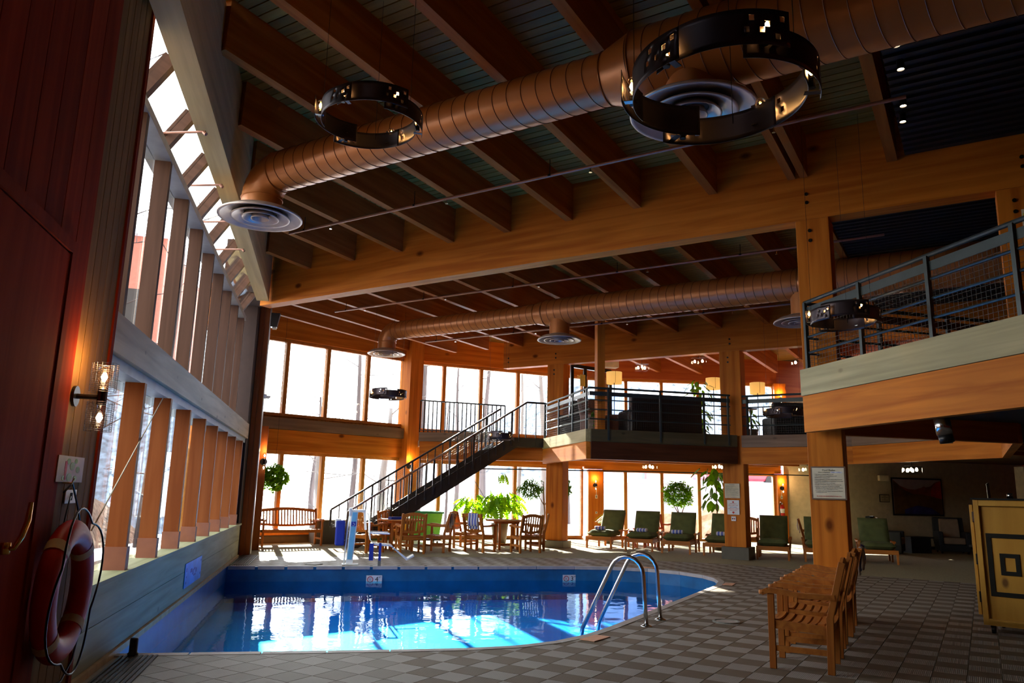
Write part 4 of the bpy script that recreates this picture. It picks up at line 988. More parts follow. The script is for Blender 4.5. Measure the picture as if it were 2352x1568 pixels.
# ================================================================== TEAK FURNITURE
def garden_chair(label, loc, rz, group=None, w=.60, name='garden_armchair', cat='chair', nback=8, mat=M_TEAK, matz=M_TEAKZ, arms=True):
    """faces local -Y; origin at floor centre"""
    t = thing(name, label, cat, loc, rz, group); D = .50; hw = w / 2; sh = .42
    for sx in (-1, 1):
        x = sx * (hw - .022)
        part('leg', MB().bar((x, -D / 2, 0), (x, -D / 2, .625), .045, .055, up=(0, 1, 0)), matz, t, bevel=.004)
        part('leg', MB().bar((x, D / 2 - .03, 0), (x, D / 2 - .02, .46), .045, .06, up=(0, 1, 0)).bar((x, D / 2 - .02, .45), (x, D / 2 + .10, .92), .045, .055, up=(0, 1, 0)), matz, t, bevel=.004)
        part('side_rail', MB().bar((x, -D / 2, .37), (x, D / 2 - .02, .35), .028, .07), mat, t)
        part('stretcher', MB().bar((x, -D / 2, .17), (x, D / 2 - .03, .17), .026, .045), mat, t)
        if arms:
            mb = MB(); pts = [(-D / 2 - .075, .63), (-D / 2 - .02, .655), (-D / 2 + .10, .648), (-.02, .628), (D / 2 - .08, .628), (D / 2 + .03, .632)]
            for (a, b) in zip(pts, pts[1:]): mb.bar((x, a[0], a[1] - .004), (x, b[0], b[1] - .004), .058, .044)
            mb.lathe([(.001, -.017), (.030, -.017), (.034, 0), (.030, .017), (.001, .017)], (x, -D / 2 - .07, .632), 14)
            part('arm', mb, mat, t)
    part('front_rail', MB().bar((-hw + .03, -D / 2 + .0, .365), (hw - .03, -D / 2 + .0, .365), .028, .075), mat, t)
    part('back_rail', MB().bar((-hw + .03, D / 2 - .025, .35), (hw - .03, D / 2 - .025, .35), .028, .07), mat, t)
    ns = 7
    for k in range(ns):
        yk = -D / 2 + .03 + k * (D - .05) / (ns - 1); z0 = .405 - .022 * math.sin(PI * k / (ns - 1)); mb = MB(); N = 6
        for q in range(N):
            f0, f1 = q / N, (q + 1) / N; zz = lambda f: z0 - .012 * math.sin(PI * f)
            mb.bar((-hw + .03 + (w - .06) * f0, yk, zz(f0)), (-hw + .03 + (w - .06) * f1, yk, zz(f1)), .055, .016)
        part('seat_slat', mb, mat, t)
    def by(z): return D / 2 - .02 + (z - .45) * .255
    mb = MB(); N = 10
    for q in range(N):
        f0, f1 = q / N, (q + 1) / N; zz = lambda f: .855 + .055 * math.sin(PI * f)
        mb.bar((-hw + .03 + (w - .06) * f0, by(.87), zz(f0)), (-hw + .03 + (w - .06) * f1, by(.87), zz(f1)), .026, .075)
    part('top_rail', mb, mat, t)
    mb = MB(); N = 8
    for q in range(N):
        f0, f1 = q / N, (q + 1) / N; zz = lambda f: .525 - .035 * math.sin(PI * f)
        mb.bar((-hw + .03 + (w - .06) * f0, by(.5), zz(f0)), (-hw + .03 + (w - .06) * f1, by(.5), zz(f1)), .026, .06)
    part('lower_back_rail', mb, mat, t)
    for k in range(nback):
        f = (k + .5) / nback; x = -hw + .04 + (w - .08) * f; a = .055 * math.sin(PI * f)
        part('back_slat', MB().bar((x, by(.5), .51 - a * .5), (x, by(.87), .85 + a), .016, min(.032, (w - .1) / nback * .6), up=(1, 0, 0)), matz, t)
    return t
def towel_over(label, loc, rz, w=.22, h=.30, mat=M_TOWEL, group=None, th=.055):
    """cloth folded over a chair back; origin at rail top, local x across"""
    mb = MB(); N = 14; pts = []
    for k in range(N + 1):
        f = k / N
        if f < .42: y, z = -th / 2 - .006 * math.sin(f * 20), -h + h * f / .42
        elif f < .58: a = PI * (f - .42) / .16; y, z = -th / 2 * math.cos(a), th * .35 * math.sin(a)
        else: y, z = th / 2 + .25 * (h * .8 * (f - .58) / .42) * 0 + .008 * math.sin(f * 17), -h * .8 * (f - .58) / .42
        pts.append((y, z))
    vs = []; M_ = 6
    for (y, z) in pts:
        for q in range(M_ + 1): vs.append((-w / 2 + w * q / M_, y + .006 * math.sin(q * 1.9 + z * 9), z))
    fs = [(i * (M_ + 1) + q, i * (M_ + 1) + q + 1, (i + 1) * (M_ + 1) + q + 1, (i + 1) * (M_ + 1) + q) for i in range(N) for q in range(M_)]
    mb.add(vs, fs); o = single('towel', mb, mat, label, 'towel', group, smooth=True, loc=loc, rot=(0, 0, rz)); s_ = o.modifiers.new('thick', 'SOLIDIFY'); s_.thickness = .012; return o
def at_chair(t, x, y, z):
    c, s_ = math.cos(t.rotation_euler.z), math.sin(t.rotation_euler.z); return (t.location.x + c * x - s_ * y, t.location.y + s_ * x + c * y, z)

# the row of armchairs at the right
rowA, rowD = Vector((4.08, 6.11, 0)), Vector((.655, .755, 0)).normalized()
labs = ['nearest teak armchair of the row at the lower right', 'second teak armchair of the row behind the nearest one', 'third teak armchair of the row at the right', 'last teak armchair of the row, nearest the pool rules column']
row = []
for k, off in enumerate([0, .80, 1.60, 2.42]):
    c = rowA + rowD * (.29 + off)
    row.append(garden_chair(labs[k], (c.x, c.y, .009), math.atan2(-.755, -.655) + (0, .03, -.04, .02)[k], 'row of teak armchairs', w=.57))
towel_over('lavender and grey towel over the last chair of the near row', at_chair(row[3], .12, .355, .925), row[3].rotation_euler.z, mat=M_TOWELG)
towel_over('bright blue towel on the far end of the last chair of the near row', at_chair(row[3], -.14, .355, .93), row[3].rotation_euler.z, w=.2, h=.28, mat=M_NAVY)

def round_table(label, loc, R=.60):
    t = thing('round_table', label, 'table', loc)
    part('tabletop', MB().lathe([(.001, .715), (R - .02, .715), (R, .725), (R, .745), (R - .015, .75), (.001, .75)], n=40), M_TEAK, t)
    part('apron', MB().lathe([(R * .62, .66), (R * .62, .715), (R * .59, .715), (R * .59, .66), (R * .62, .66)], n=24), M_TEAK, t)
    for k in range(4):
        a = PI / 4 + k * PI / 2; x, y = R * .6 * math.cos(a), R * .6 * math.sin(a); part('leg', MB().bar((x, y, 0), (x, y, .70), .06, .06), M_TEAKZ, t)
    part('cross_rail', MB().bar((-R * .42, -R * .42, .12), (R * .42, R * .42, .12), .04, .05), M_TEAK, t); part('cross_rail', MB().bar((-R * .42, R * .42, .12), (R * .42, -R * .42, .12), .04, .05), M_TEAK, t)
    return t
round_table('round teak table left, behind the pool lift', (1.92, 19.35, .011), .58)
round_table('round teak table right, in front of the big potted plant', (4.72, 19.95, .011), .56)
def face(x, y, tx, ty): return math.atan2(ty - y, tx - x) + PI / 2           # local -Y looks at the target
CH = [('teak armchair with its slatted back to the pool at the left round table', 2.05, 18.50, (1.93, 19.4), 0), ('teak armchair at the left round table draped with a grey towel, right side', 2.78, 18.95, (1.9, 19.35), 1),
      ('teak armchair left of the left round table behind the lift seat', 1.08, 18.85, (1.95, 19.4), 2), ('teak armchair behind the left round table with a pink grey towel', 1.75, 19.80, (1.92, 19.3), 3),
      ('teak armchair far left of the right round table, seen slightly from the side', 3.72, 20.42, (4.7, 19.9), 4), ('teak armchair draped with a blue striped towel at the right round table', 3.85, 19.15, (4.75, 19.95), 5),
      ('teak armchair with its back to the pool at the right round table', 4.98, 18.92, (4.72, 19.95), 6), ('teak armchair behind and right of the right round table', 5.45, 19.75, (4.72, 19.95), 7)]
chs = []
for lab, x, y, tg, k in CH: chs.append(garden_chair(lab, (x, y, .011), face(x, y, *tg), 'teak armchairs around the round tables'))
towel_over('blue and white striped towel over the chair between the two tables', at_chair(chs[5], -.05, .355, .925), chs[5].rotation_euler.z, w=.30, h=.36)
towel_over('grey striped towel over the right chair of the left table', at_chair(chs[1], .1, .355, .925), chs[1].rotation_euler.z, w=.22, h=.34, mat=M_TOWELG)
towel_over('pink grey towel over the chair behind the left table', at_chair(chs[3], 0, .355, .925), chs[3].rotation_euler.z, w=.26, h=.30, mat=M_TOWELG)
towel_over('white towel over the chair behind the lift seat', at_chair(chs[2], .1, .355, .925), chs[2].rotation_euler.z, w=.2, h=.3, mat=M_TOWELG)
single('folded_towel', MB().box(-.17, .17, -.11, .11, 0, .035).box(-.16, .16, -.10, .10, .036, .06), M_NAVY, 'dark folded towel lying on the left round table', 'towel', loc=(1.75, 19.1, .762), rot=(0, 0, .3), bevel=.008)
b = garden_chair('long three seat teak bench in front of the far left windows', (-.78, 20.85, .011), math.atan2(.60, 1.0) + 0.0, None, w=1.55, name='garden_bench', cat='bench', nback=19)
b.rotation_euler.z = math.atan2(.0, 1.0) + .34
# low dark bench box / planter
t = thing('low_cabinet', 'low curved dark cabinet with a pale top between the bench and the lift', 'cabinet', (.35, 21.9, .011), .28)
part('body', MB().prism([(-.62, -.28), (-.45, -.38), (.62, -.38), (.62, .30), (-.62, .30)], 0, .60), M_DKSTONE, t, bevel=.01); part('top', MB().prism([(-.66, -.30), (-.48, -.42), (.66, -.42), (.66, .34), (-.66, .34)], .60, .63), M_OFFW, t)
# green plastic cart
t = thing('towel_cart', 'bright green plastic cart on castors behind the left round table', 'cart', (2.75, 21.55, .011), .1)
part('bin', MB().add([(-.38, -.25, .2), (.38, -.25, .2), (.38, .25, .2), (-.38, .25, .2), (-.45, -.3, .86), (.45, -.3, .86), (.45, .3, .86), (-.45, .3, .86)], [(0, 3, 2, 1), (0, 1, 5, 4), (1, 2, 6, 5), (2, 3, 7, 6), (3, 0, 4, 7)]), M_LGREEN, t)
part('rim', MB().box(-.48, .48, -.33, -.29, .84, .89).box(-.48, .48, .29, .33, .84, .89).box(-.48, -.44, -.3, .3, .84, .89).box(.44, .48, -.3, .3, .84, .89), M_TEALP, t)
part('contents', MB().lathe([(.001, .42), (.22, .36), (.26, .22), (.001, .22)], n=12), M_TEALP, t); part('frame', MB().box(-.42, .42, -.28, .28, .12, .17), M_BLACK, t)
for sx in (-.34, .34):
    for sy in (-.22, .22): part('castor', MB().tube([(sx - .015, sy, .055), (sx + .015, sy, .055)], .055, 12), M_BLACK, t)

# loungers
def lounger(label, loc, rz):
    """foot end towards local -Y"""
    t = thing('chaise_lounger', label, 'lounger', loc, rz, 'green cushioned loungers'); hw = .36; L0, L1 = -.80, .55
    for sx in (-1, 1):
        part('side_rail', MB().bar((sx * hw, L0, .27), (sx * hw, L1, .27), .03, .09), M_TEAK, t)
        for y in (L0 + .03, .05, L1 - .05):
            part('leg', MB().bar((sx * hw, y, 0), (sx * hw, y, .25), .045, .05, up=(0, 1, 0)).bar((sx * hw, y, .19), (sx * hw, y, .26), .05, .09, up=(0, 1, 0)), M_TEAKZ, t)
        mb = MB(); pts = [(-.22, .475), (-.12, .495), (.10, .47), (.32, .475), (.42, .50)]
        for a, b_ in zip(pts, pts[1:]): mb.bar((sx * (hw + .03), a[0], a[1]), (sx * (hw + .03), b_[0], b_[1]), .065, .03)
        part('arm', mb, M_TEAK, t); part('arm_post', MB().bar((sx * (hw + .02), -.12, .25), (sx * (hw + .03), -.10, .48), .035, .06, up=(0, 1, 0)).bar((sx * (hw + .02), .33, .25), (sx * (hw + .03), .34, .49), .035, .06, up=(0, 1, 0)), M_TEAKZ, t)
    part('foot_rail', MB().bar((-hw - .02, L0 - .01, .275), (hw + .02, L0 - .01, .275), .03, .10), M_TEAK, t)
    for k in range(9): part('slat', MB().bar((-hw, L0 + .08 + k * .11, .315), (hw, L0 + .08 + k * .11, .315), .06, .014), M_TEAK, t)
    part('back_frame', MB().bar((-.30, .12, .32), (-.30, .42, .95), .03, .04, up=(1, 0, 0)).bar((.30, .12, .32), (.30, .42, .95), .03, .04, up=(1, 0, 0)).bar((-.32, .42, .95), (.32, .42, .95), .03, .05), M_TEAK, t)
    def cushion(nm, M_, w, l, h):
        N, K = 10, 12; vs = []; fs = []
        for side in (1, -1):
            for i in range(N + 1):
                for j in range(K + 1):
                    u_, v_ = i / N * 2 - 1, j / K * 2 - 1; e = (1 - abs(u_) ** 5) ** .5 * (1 - abs(v_) ** 5) ** .5
                    vs.append((w / 2 * u_, l / 2 * v_, side * h / 2 * (max(0, e) ** .6) * (1 + .10 * math.sin(u_ * 5 + v_ * 3) + .08 * math.sin(v_ * 9))))
        m_ = (N + 1) * (K + 1)
        for sd in (0, 1):
            for i in range(N):
                for j in range(K):
                    a = sd * m_ + i * (K + 1) + j; q = (a, a + 1, a + K + 2, a + K + 1); fs.append(q if sd else q[::-1])
        mb = MB(); mb.add(vs, fs); mb.xf(M_); part(nm, mb, M_GREEN, t, smooth=True)
    cushion('seat_cushion', Matrix.Translation((0, -.36, .405)), .70, .92, .17)
    cushion('back_cushion', Matrix.Translation((0, .20, .70)) @ Matrix.Rotation(math.radians(64), 4, 'X'), .68, .74, .17)
    return t
def rolled_towel(label, loc, rz):
    mb = MB(); L = .30
    mb.tube([(-L / 2, 0, 0), (-L / 2 + .01, 0, 0), (L / 2 - .01, 0, 0), (L / 2, 0, 0)], [.045, .055, .055, .045], 14).xf(Matrix.Scale(1.45, 4, Vector((0, 1, 0))))
    return single('folded_towel', mb, M_TOWEL, label, 'towel', 'folded towels on the loungers', smooth=True, loc=loc, rot=(0, 0, rz))
lz = math.radians(-28)
LG = [((7.10, 20.98), (7.50, 20.25)), ((7.85, 19.95), (8.28, 19.36)), ((8.55, 19.15), (8.96, 18.57)), ((9.38, 18.48), (9.80, 17.86)), ((10.22, 17.36), (10.66, 16.80)), ((11.12, 16.78), (11.6, 16.2))]
ll = ['first green cushioned lounger from the round tables, folded towel on it', 'second green cushioned lounger from the round tables', 'third green cushioned lounger, directly left of the one behind the signed column', 'green cushioned lounger partly hidden behind the signed column', 'green cushioned lounger right of the signed column, no towel', 'green cushioned lounger cut off by the near column']
for k, (a, b_) in enumerate(LG):
    A, B = Vector(a), Vector(b_); m_ = (A + B) / 2; d = (B - A).normalized(); back = Vector((-d.y, d.x)); rz = math.atan2(d.y, d.x)
    # legs lie in the row direction, the lounger itself points to the pool
    c = m_ + back * .80; t = lounger(ll[k], (c.x, c.y, .011), rz + .30)
    if k < 4:
        q = at_chair(t, (-.08, .02, -.03, .05)[k], -.50 + .03 * k, .548); rolled_towel(['folded blue towel on the first lounger', 'folded blue towel on the second lounger', 'folded blue striped towel on the third lounger', 'folded striped towel on the lounger at the signed column'][k], q, t.rotation_euler.z + (.2, -.25, .1, 0)[k])
t = lounger('green cushioned lounger standing in the dark right of the near column', (13.25, 16.6, .011), math.atan2(-.7, .45) + .45)
# red stained side furniture behind the loungers
garden_chair('red stained chair with a striped towel behind the third lounger', (9.75, 21.45, .011), .2, None, mat=M_TEAKR, matz=M_TEAKR)
towel_over('striped towel over the red stained chair behind the loungers', (9.68, 21.81, .935), .2, w=.46, h=.34)
t = thing('side_table', 'red stained slatted side table between the second and third loungers', 'table', (9.05, 20.95, .011), .3)
part('tabletop', MB().box(-.24, .24, -.24, .24, .50, .53), M_TEAKR, t)
for sx in (-.2, .2):
    for sy in (-.2, .2): part('leg', MB().box(sx - .02, sx + .02, sy - .02, sy + .02, 0, .5), M_TEAKR, t)
for k in range(4): part('slat', MB().box(-.15 + k * .1 - .02, -.15 + k * .1 + .02, -.215, -.2, .12, .48), M_TEAKR, t)
garden_chair('teak chair standing behind the signed column at the window', (11.35, 19.3, .011), -.6, None)
garden_chair('teak chair with a white and blue towel left of the near column', (12.9, 18.6, .011), 1.0, None)
towel_over('white and lavender towel on the chair left of the near column', at_chair(bpy.data.objects['garden_armchair.%03d' % (len([o for o in bpy.data.objects if o.name.startswith('garden_armchair')]) - 1)], 0, .355, .93), 1.0, w=.2, h=.36, mat=M_TOWELG)

# ================================================================== POOL EQUIPMENT AND WALL ITEMS
t = thing('pool_ladder', 'stainless steel pool grab rails curving over the near right rim', 'pool ladder', (3.64, 8.41, 0))
for (x, y) in ((3.64, 8.41), (4.0, 8.83)):
    p = Vector((x, y, 0)); inn = Vector((-.76, .65, 0)) ; pts = [p + Vector((0, 0, .012)), p + Vector((0, 0, .30)) + inn * .02]
    R_ = .20
    for k in range(9):
        a = PI * k / 8 * .86; pts.append(p + inn * (.03 + R_ - R_ * math.cos(a)) + Vector((0, 0, .56 + R_ * math.sin(a) * 1.0)))
    e = pts[-1]; pts.append(e + inn * .36 + Vector((0, 0, -.72))); pts.append(pts[-1] + inn * .05 + Vector((0, 0, -.28)))
    part('rail', MB().tube(pts, .024, 14), M_STAIN, t, smooth=True, world=True)
    part('flange', MB().lathe([(.026, .03), (.035, .025), (.065, .010), (.068, 0), (.001, 0)], (x, y, .008), 20), M_STAIN, t, smooth=True, world=True)
for z in (-.42,): part('step', MB().box(-.05, .05, -.26, .26, z, z + .03).xf(Matrix.Translation((3.24, 9.12, 0)) @ Matrix.Rotation(math.atan2(.42, .36) - PI / 2, 4, 'Z')), M_WHITE, t, world=True)

# pool lift
t = thing('pool_lift', 'white and light blue pool lift with a moulded seat at the far rim', 'pool lift', (.57, 15.70, .011))
part('mast', MB().bar((0, 0, .03), (.05, 0, 1.02), .13, .10, up=(0, 1, 0)), M_WHITE, t)
part('face_panel', MB().bar((0, -.056, .10), (.05, -.056, 1.0), .085, .012, up=(0, 1, 0)), M_LBLUE, t, label='light blue front panel')
part('side_tube', MB().tube([(-.10, .02, .0), (-.07, .02, .70), (-.03, .02, 1.04)], .018, 10), M_WHITE, t, smooth=True)
part('sign_plate', MB().box(-.006, .084, -.069, -.064, .73, .82), M_NAVY, t)
part('wheelchair_symbol', MB().lathe([(.019, 0), (.025, 0), (.025, .002), (.019, .002), (.019, 0)], n=16, a0=-2.6, a1=1.2).xf(Matrix.Translation((.036, -.071, .762)) @ Matrix.Rotation(PI / 2, 4, 'X')).bar((.032, -.072, .775), (.036, -.072, .802), .003, .007, up=(0, 1, 0)).bar((.033, -.072, .785), (.056, -.072, .785), .003, .006, up=(0, 1, 0)).bar((.052, -.072, .785), (.062, -.072, .752), .003, .006, up=(0, 1, 0)).lathe([(.001, 0), (.008, 0), (.008, .002), (.001, .002)], (.031, -.072, .81), 10), M_WHITE, t)
part('head_arm', MB().bar((.0, 0, 1.02), (.26, 0, 1.03), .05, .05).bar((.24, 0, 1.03), (.28, 0, .66), .045, .045).box(-.06, .0, -.05, .05, .93, 1.08), M_WHITE, t, bevel=.01)
part('battery_cover', MB().box(-.30, -.12, -.09, .09, .36, .84), M_NAVY, t, bevel=.03, label='dark blue covered battery box')
part('battery_shell', MB().box(-.315, -.20, -.07, .07, .70, .87), M_WHITE, t, bevel=.02)
mb = MB(); prof = [(.30, 1.0), (.335, .86), (.345, .62), (.37, .50), (.44, .42), (.56, .405), (.72, .40), (.80, .385)]
for (x0, z0), (x1, z1) in zip(prof, prof[1:]): mb.bar((x0, -.02, z0), (x1, -.02, z1), .36, .03, up=(0, 1, 0)) if False else mb.add([(x0, -.24, z0), (x1, -.24, z1), (x1, .22, z1), (x0, .22, z0), (x0 + .02, -.24, z0 - .03), (x1 + .01, -.24, z1 - .035), (x1 + .01, .22, z1 - .035), (x0 + .02, .22, z0 - .03)], [(0, 1, 2, 3), (7, 6, 5, 4), (0, 4, 5, 1), (3, 2, 6, 7), (0, 3, 7, 4), (1, 5, 6, 2)])
part('seat_shell', mb, M_WHITE, t, smooth=False, bevel=.012)
for y in (-.26, .24): part('arm_rest', MB().bar((.34, y, .62), (.74, y, .605), .035, .03), M_WHITE, t, bevel=.008)
part('leg_rest', MB().add([(.76, -.18, .40), (.76, .16, .40), (1.12, .14, .13), (1.12, -.16, .13), (1.24, -.14, .20), (1.24, .12, .20), (.78, -.18, .36), (.78, .16, .36), (1.10, .14, .09), (1.10, -.16, .09), (1.25, -.14, .17), (1.25, .12, .17)],
     [(0, 1, 2, 3), (3, 2, 5, 4), (7, 6, 9, 8), (8, 9, 10, 11), (0, 3, 9, 6), (3, 4, 10, 9), (1, 7, 8, 2), (2, 8, 11, 5), (4, 5, 11, 10), (0, 6, 7, 1)]), M_WHITE, t)
part('belt', MB().box(.36, .44, -.262, -.255, .10, .42), M_NAVY, t); part('belt', MB().box(.54, .59, -.262, -.255, .03, .43), M_NAVY, t)
part('buckle', MB().box(.535, .595, -.27, -.25, .0, .10), M_GREYT, t)
part('base_plate', MB().box(-.14, .18, -.14, .12, 0, .02), M_WHITE, t, bevel=.006)

# life ring on the near left wall
t = thing('life_ring', 'red life ring with a dark rope hanging on the near left wall', 'life ring', (-1.56, 5.56, .78))
R0, r0 = .355, .085; mb = MB(); ring = [(0, (R0) * math.cos(2 * PI * k / 48), R0 * math.sin(2 * PI * k / 48)) for k in range(48)]
mb.tube(ring, r0, 18, closed=True).xf(Matrix.Scale(.8, 4, Vector((1, 0, 0)))); part('ring', mb, M_REDP, t, smooth=True)
for a in (.75, 2.35, 3.95, 5.5):
    mb = MB(); cc = []; 
    pc = [(0, R0 * math.cos(a + d), R0 * math.sin(a + d)) for d in (-.09, 0, .09)]; mb.tube(pc, r0 + .004, 18, caps=False).xf(Matrix.Scale(.8, 4, Vector((1, 0, 0)))); part('tape_band', mb, M_OFFW, t, smooth=True)
rp = []
for k in range(49):
    a = 2 * PI * k / 48; bulge = .10 + .09 * abs(math.sin(2 * a + .8)); rp.append((.075 + .01 * math.sin(3 * a), (R0 + bulge) * math.cos(a) * .93, (R0 + bulge) * math.sin(a) * .97))
part('rope', MB().tube(rp, .007, 6), M_BLACK, t, smooth=True)
t = thing('rope_coil', 'loose dark rope looping down beside the life ring from a wall hook', 'rope', (-1.62, 5.95, 1.15))
part('rope', MB().tube([(0, -.45, .24), (0, -.30, .30), (0, -.12, .14), (0, .02, -.02), (.0, .12, .0), (0, .22, -.12), (0, .30, -.34), (0, .34, -.62), (0, .20, -.90), (0, .0, -1.0), (0, -.2, -.98)], .007, 6), M_BLACK, t, smooth=True)
part('hook', MB().tube([(-.045, -.35, .30), (.01, -.35, .30), (.02, -.35, .33)], .006, 6), M_BRASS, t)
single('guy_cable', MB().tube([(-1.60, 6.15, 1.12), (-1.74, 8.75, 2.37)], .006, 6), M_OFFW, 'thin pale cable strung diagonally across the first left windows', 'cable')
t = thing('wall_notice', 'small laminated picture of green leaves on the near left wall', 'notice', (-1.664, 5.71, 1.54))
part('card', MB().box(0, .006, -.27, .27, -.085, .085), M_OFFW, t)
for (y, z, r) in ((-.06, .05, .035), (.02, .02, .05), (.09, .055, .03), (.14, .0, .04), (-.02, -.055, .05), (.10, -.06, .035), (-.14, -.06, .03)): part('leaf_print', MB().lathe([(.001, 0), (r, 0), (r, .002), (.001, .002)], n=10).xf(Matrix.Translation((.006, y, z)) @ Matrix.Rotation(PI / 2, 4, 'Y') @ Matrix.Scale(.55, 4, Vector((1, 0, 0)))), M_LEAFY, t)
part('stalk_print', MB().box(.006, .008, -.13, -.09, -.07, .05), M_REDT, t)
t = thing('wall_socket', 'ivory power socket below the notice on the near left wall', 'socket', (-1.664, 5.78, 1.36))
part('plate', MB().box(0, .008, -.115, .115, -.045, .045), M_IVORY, t, bevel=.003); part('outlet', MB().box(.008, .012, -.02, .02, -.025, .025), M_BLKT, t)
part('cord', MB().tube([(.012, -.02, -.0), (.03, -.10, -.03), (.02, -.16, -.30), (.02, -.2, -.45)], .005, 6), M_BLACK, t, smooth=True)
# door on the near left with brass lever
t = put('door_1', None); t['kind'] = 'structure'
part('leaf', MB().box(-1.664, -1.645, 3.55, 5.10, 0, 2.86), M_RED, t, bevel=.006)
part('frame', MB().box(-1.664, -1.635, 5.10, 5.18, 0, 2.95).box(-1.664, -1.635, 3.5, 5.10, 2.87, 2.95), M_RED, t)
part('handle', MB().tube([(-1.64, 4.70, 1.10), (-1.59, 4.70, 1.10), (-1.57, 4.73, 1.16), (-1.57, 4.79, 1.24), (-1.57, 4.80, 1.34)], [.018, .014, .016, .016, .012], 12).lathe([(.001, -.03), (.03, -.03), (.03, .03), (.001, .03)], (-1.635, 4.70, 1.10), 16), M_BRASS, t, smooth=True)
# plaque
t = thing('blue_plaque', 'worn sky blue enamel plaque on the left curb wall above the water', 'sign', (-1.668, 11.52, .305))
part('plate', MB().box(0, .008, -.68, .68, -.155, .155), M_PLAQ, t)
for (y, z, w, h) in ((-.58, .07, .03, .05), (.60, .10, .03, .03), (.60, -.08, .03, .03), (-.58, -.09, .03, .03), (-.2, .03, .08, .05), (-.05, .0, .05, .07), (.08, .03, .07, .03), (.22, .0, .05, .06), (-.55, -.02, .02, .02), (.1, -.05, .12, .02)):
    part('mark', MB().box(.008, .010, y - w / 2 * 1.6, y + w / 2 * 1.6, z - h / 2, z + h / 2), M_PLAQD, t)
# column 1 fixtures
t = thing('wall_speaker', 'dark box light high on the slim far left post', 'light fixture', (-1.36, 18.02, 5.25)); part('housing', MB().add([(-.10, -.09, -.16), (.04, -.09, -.16), (.04, .09, -.16), (-.10, .09, -.16), (-.10, -.11, .16), (.10, -.11, .16), (.10, .11, .16), (-.10, .11, .16)], [(0, 3, 2, 1), (4, 5, 6, 7), (0, 1, 5, 4), (1, 2, 6, 5), (2, 3, 7, 6), (3, 0, 4, 7)]), M_BLACK, t); part('lens', MB().box(-.06, .03, -.07, .07, -.20, -.165), M_OFFW, t)
def domecam(lab, p, out, s=1.0):
    t = thing('dome_camera', lab, 'camera', p); out = Vector(out); part('mount', MB().tube([(0, 0, 0), out * .05 * s], .05 * s, 16), M_WHITE, t); part('dome', MB().lathe([(.001, -.05 * s), (.03 * s, -.042 * s), (.048 * s, -.015 * s), (.05 * s, .01 * s), (.001, .012 * s)], out * .075 * s, 16), M_STAIN if s > 1.2 else M_WHITE, t, smooth=True)
domecam('small white dome camera on the slim far left post', (-1.465, 18.0, 3.48), (1, 0, 0), 1.1)
domecam('dome camera on the big beam at the upper right edge', tuple(UA(10.34, 1.05, 5.98)), tuple(-EU), 1.0)
t = thing('up_down_light', 'cylindrical metal down light fixed under the near balcony', 'light fixture', (6.02, 6.45, 2.15)); part('cylinder', MB().tube([(0, 0, .14), (.03, 0, -.02)], .075, 24), M_STAIN, t, smooth=True); part('lower_cylinder', MB().tube([(.03, 0, -.02), (.05, 0, -.10)], .068, 24), M_BLACK, t, smooth=True); part('lens', MB().tube([(.05, 0, -.101), (.051, 0, -.11)], .05, 20), M_OFFW, t)
t = thing('copper_pipe', 'short copper pipe with an elbow under the near balcony', 'pipe', (6.4, 4.95, 2.3)); part('pipe', MB().tube([(0, .55, .12), (0, .55, 0), (.1, .45, -.02), (.7, -.4, -.02)], .025, 10), M_PIPE, t, smooth=True)

# signs on the columns (face normal = -EU, text runs along EA)
def sign_on(label, p, w, h, mats, cat='sign', frame=None, name='wall_sign'):
    t = thing(name, label, cat, p, -PI / 4)       # local X = EA, local -Y = outward
    if frame: part('frame', MB().box(-w / 2 - .018, w / 2 + .018, -.014, -.001, -h / 2 - .018, h / 2 + .018), frame, t)
    part('panel', MB().box(-w / 2, w / 2, -.018, -.002, -h / 2, h / 2), mats, t); return t
def tx(t, s, size, mat, x, z, align='CENTER'): text_mesh(s, size, mat, t, (x, -.0195, z), (PI / 2, 0, 0), align)
pr_ = Vector((6.145, 8.475, 1.665)) - EU * .004
t = sign_on('framed cream pool rules notice on the near column', pr_, .375, .375, M_OFFW, frame=M_WEATHD)
tx(t, 'Pool Rules', .036, M_GREYT, .01, .158); tx(t, 'Hours of Operation', .017, M_GREYT, -.045, .132, 'CENTER')
part('taped_strip', MB().box(.03, .165, -.0195, -.018, .122, .142), M_WHITE, t); tx(t, '8:00am - 10:00pm', .015, M_NAVY, .097, .132)
lines = ['Only registered guests may use pool', 'Children must be accompanied by an adult', 'Shower before entering pool', 'No pets allowed in pool area, service dogs excepted', 'No DIVING, RUNNING, or HORSEPLAY of any kind', 'Bathing suits must be worn at all times', 'No glass or breakable objects allowed in pool area', 'Do not use pool under the influence of alcohol,', 'narcotics, or other drugs that may cause drowsiness,', 'drowsiness or raise / lower blood pressure', 'Use caution when entering and exiting pool, slippery', 'conditions may occur']
z = .108; bul = [1, 1, 1, 1, 1, 1, 1, 1, 0, 0, 1, 0]
for i, l in enumerate(lines):
    tx(t, ('\u2022 ' if bul[i] else '   ') + l, .0148, M_GREYT, -.165, z, 'LEFT'); z -= .0215 if (i + 1 < 12 and bul[min(11, i + 1)]) else .0165
tx(t, 'IN CASE OF EMERGENCY DIAL 911', .019, M_REDT, 0, -.163)
t = sign_on('small cream pool rules notice on the signed column above the red one', Vector((9.725, 17.155, 1.63)) - EU * .004, .365, .35, M_OFFW)
tx(t, 'Pool Rules', .03, M_GREYT, 0, .15)
for i, l in enumerate(lines): tx(t, l, .0145, M_GREYT, -.155, .12 - i * .0225, 'LEFT')
tx(t, 'IN CASE OF EMERGENCY DIAL 911', .016, M_REDT, 0, -.158)
t = sign_on('white emergency notice with red lettering on the signed column', Vector((9.735, 17.145, 1.235)) - EU * .004, .29, .345, M_WHITE)
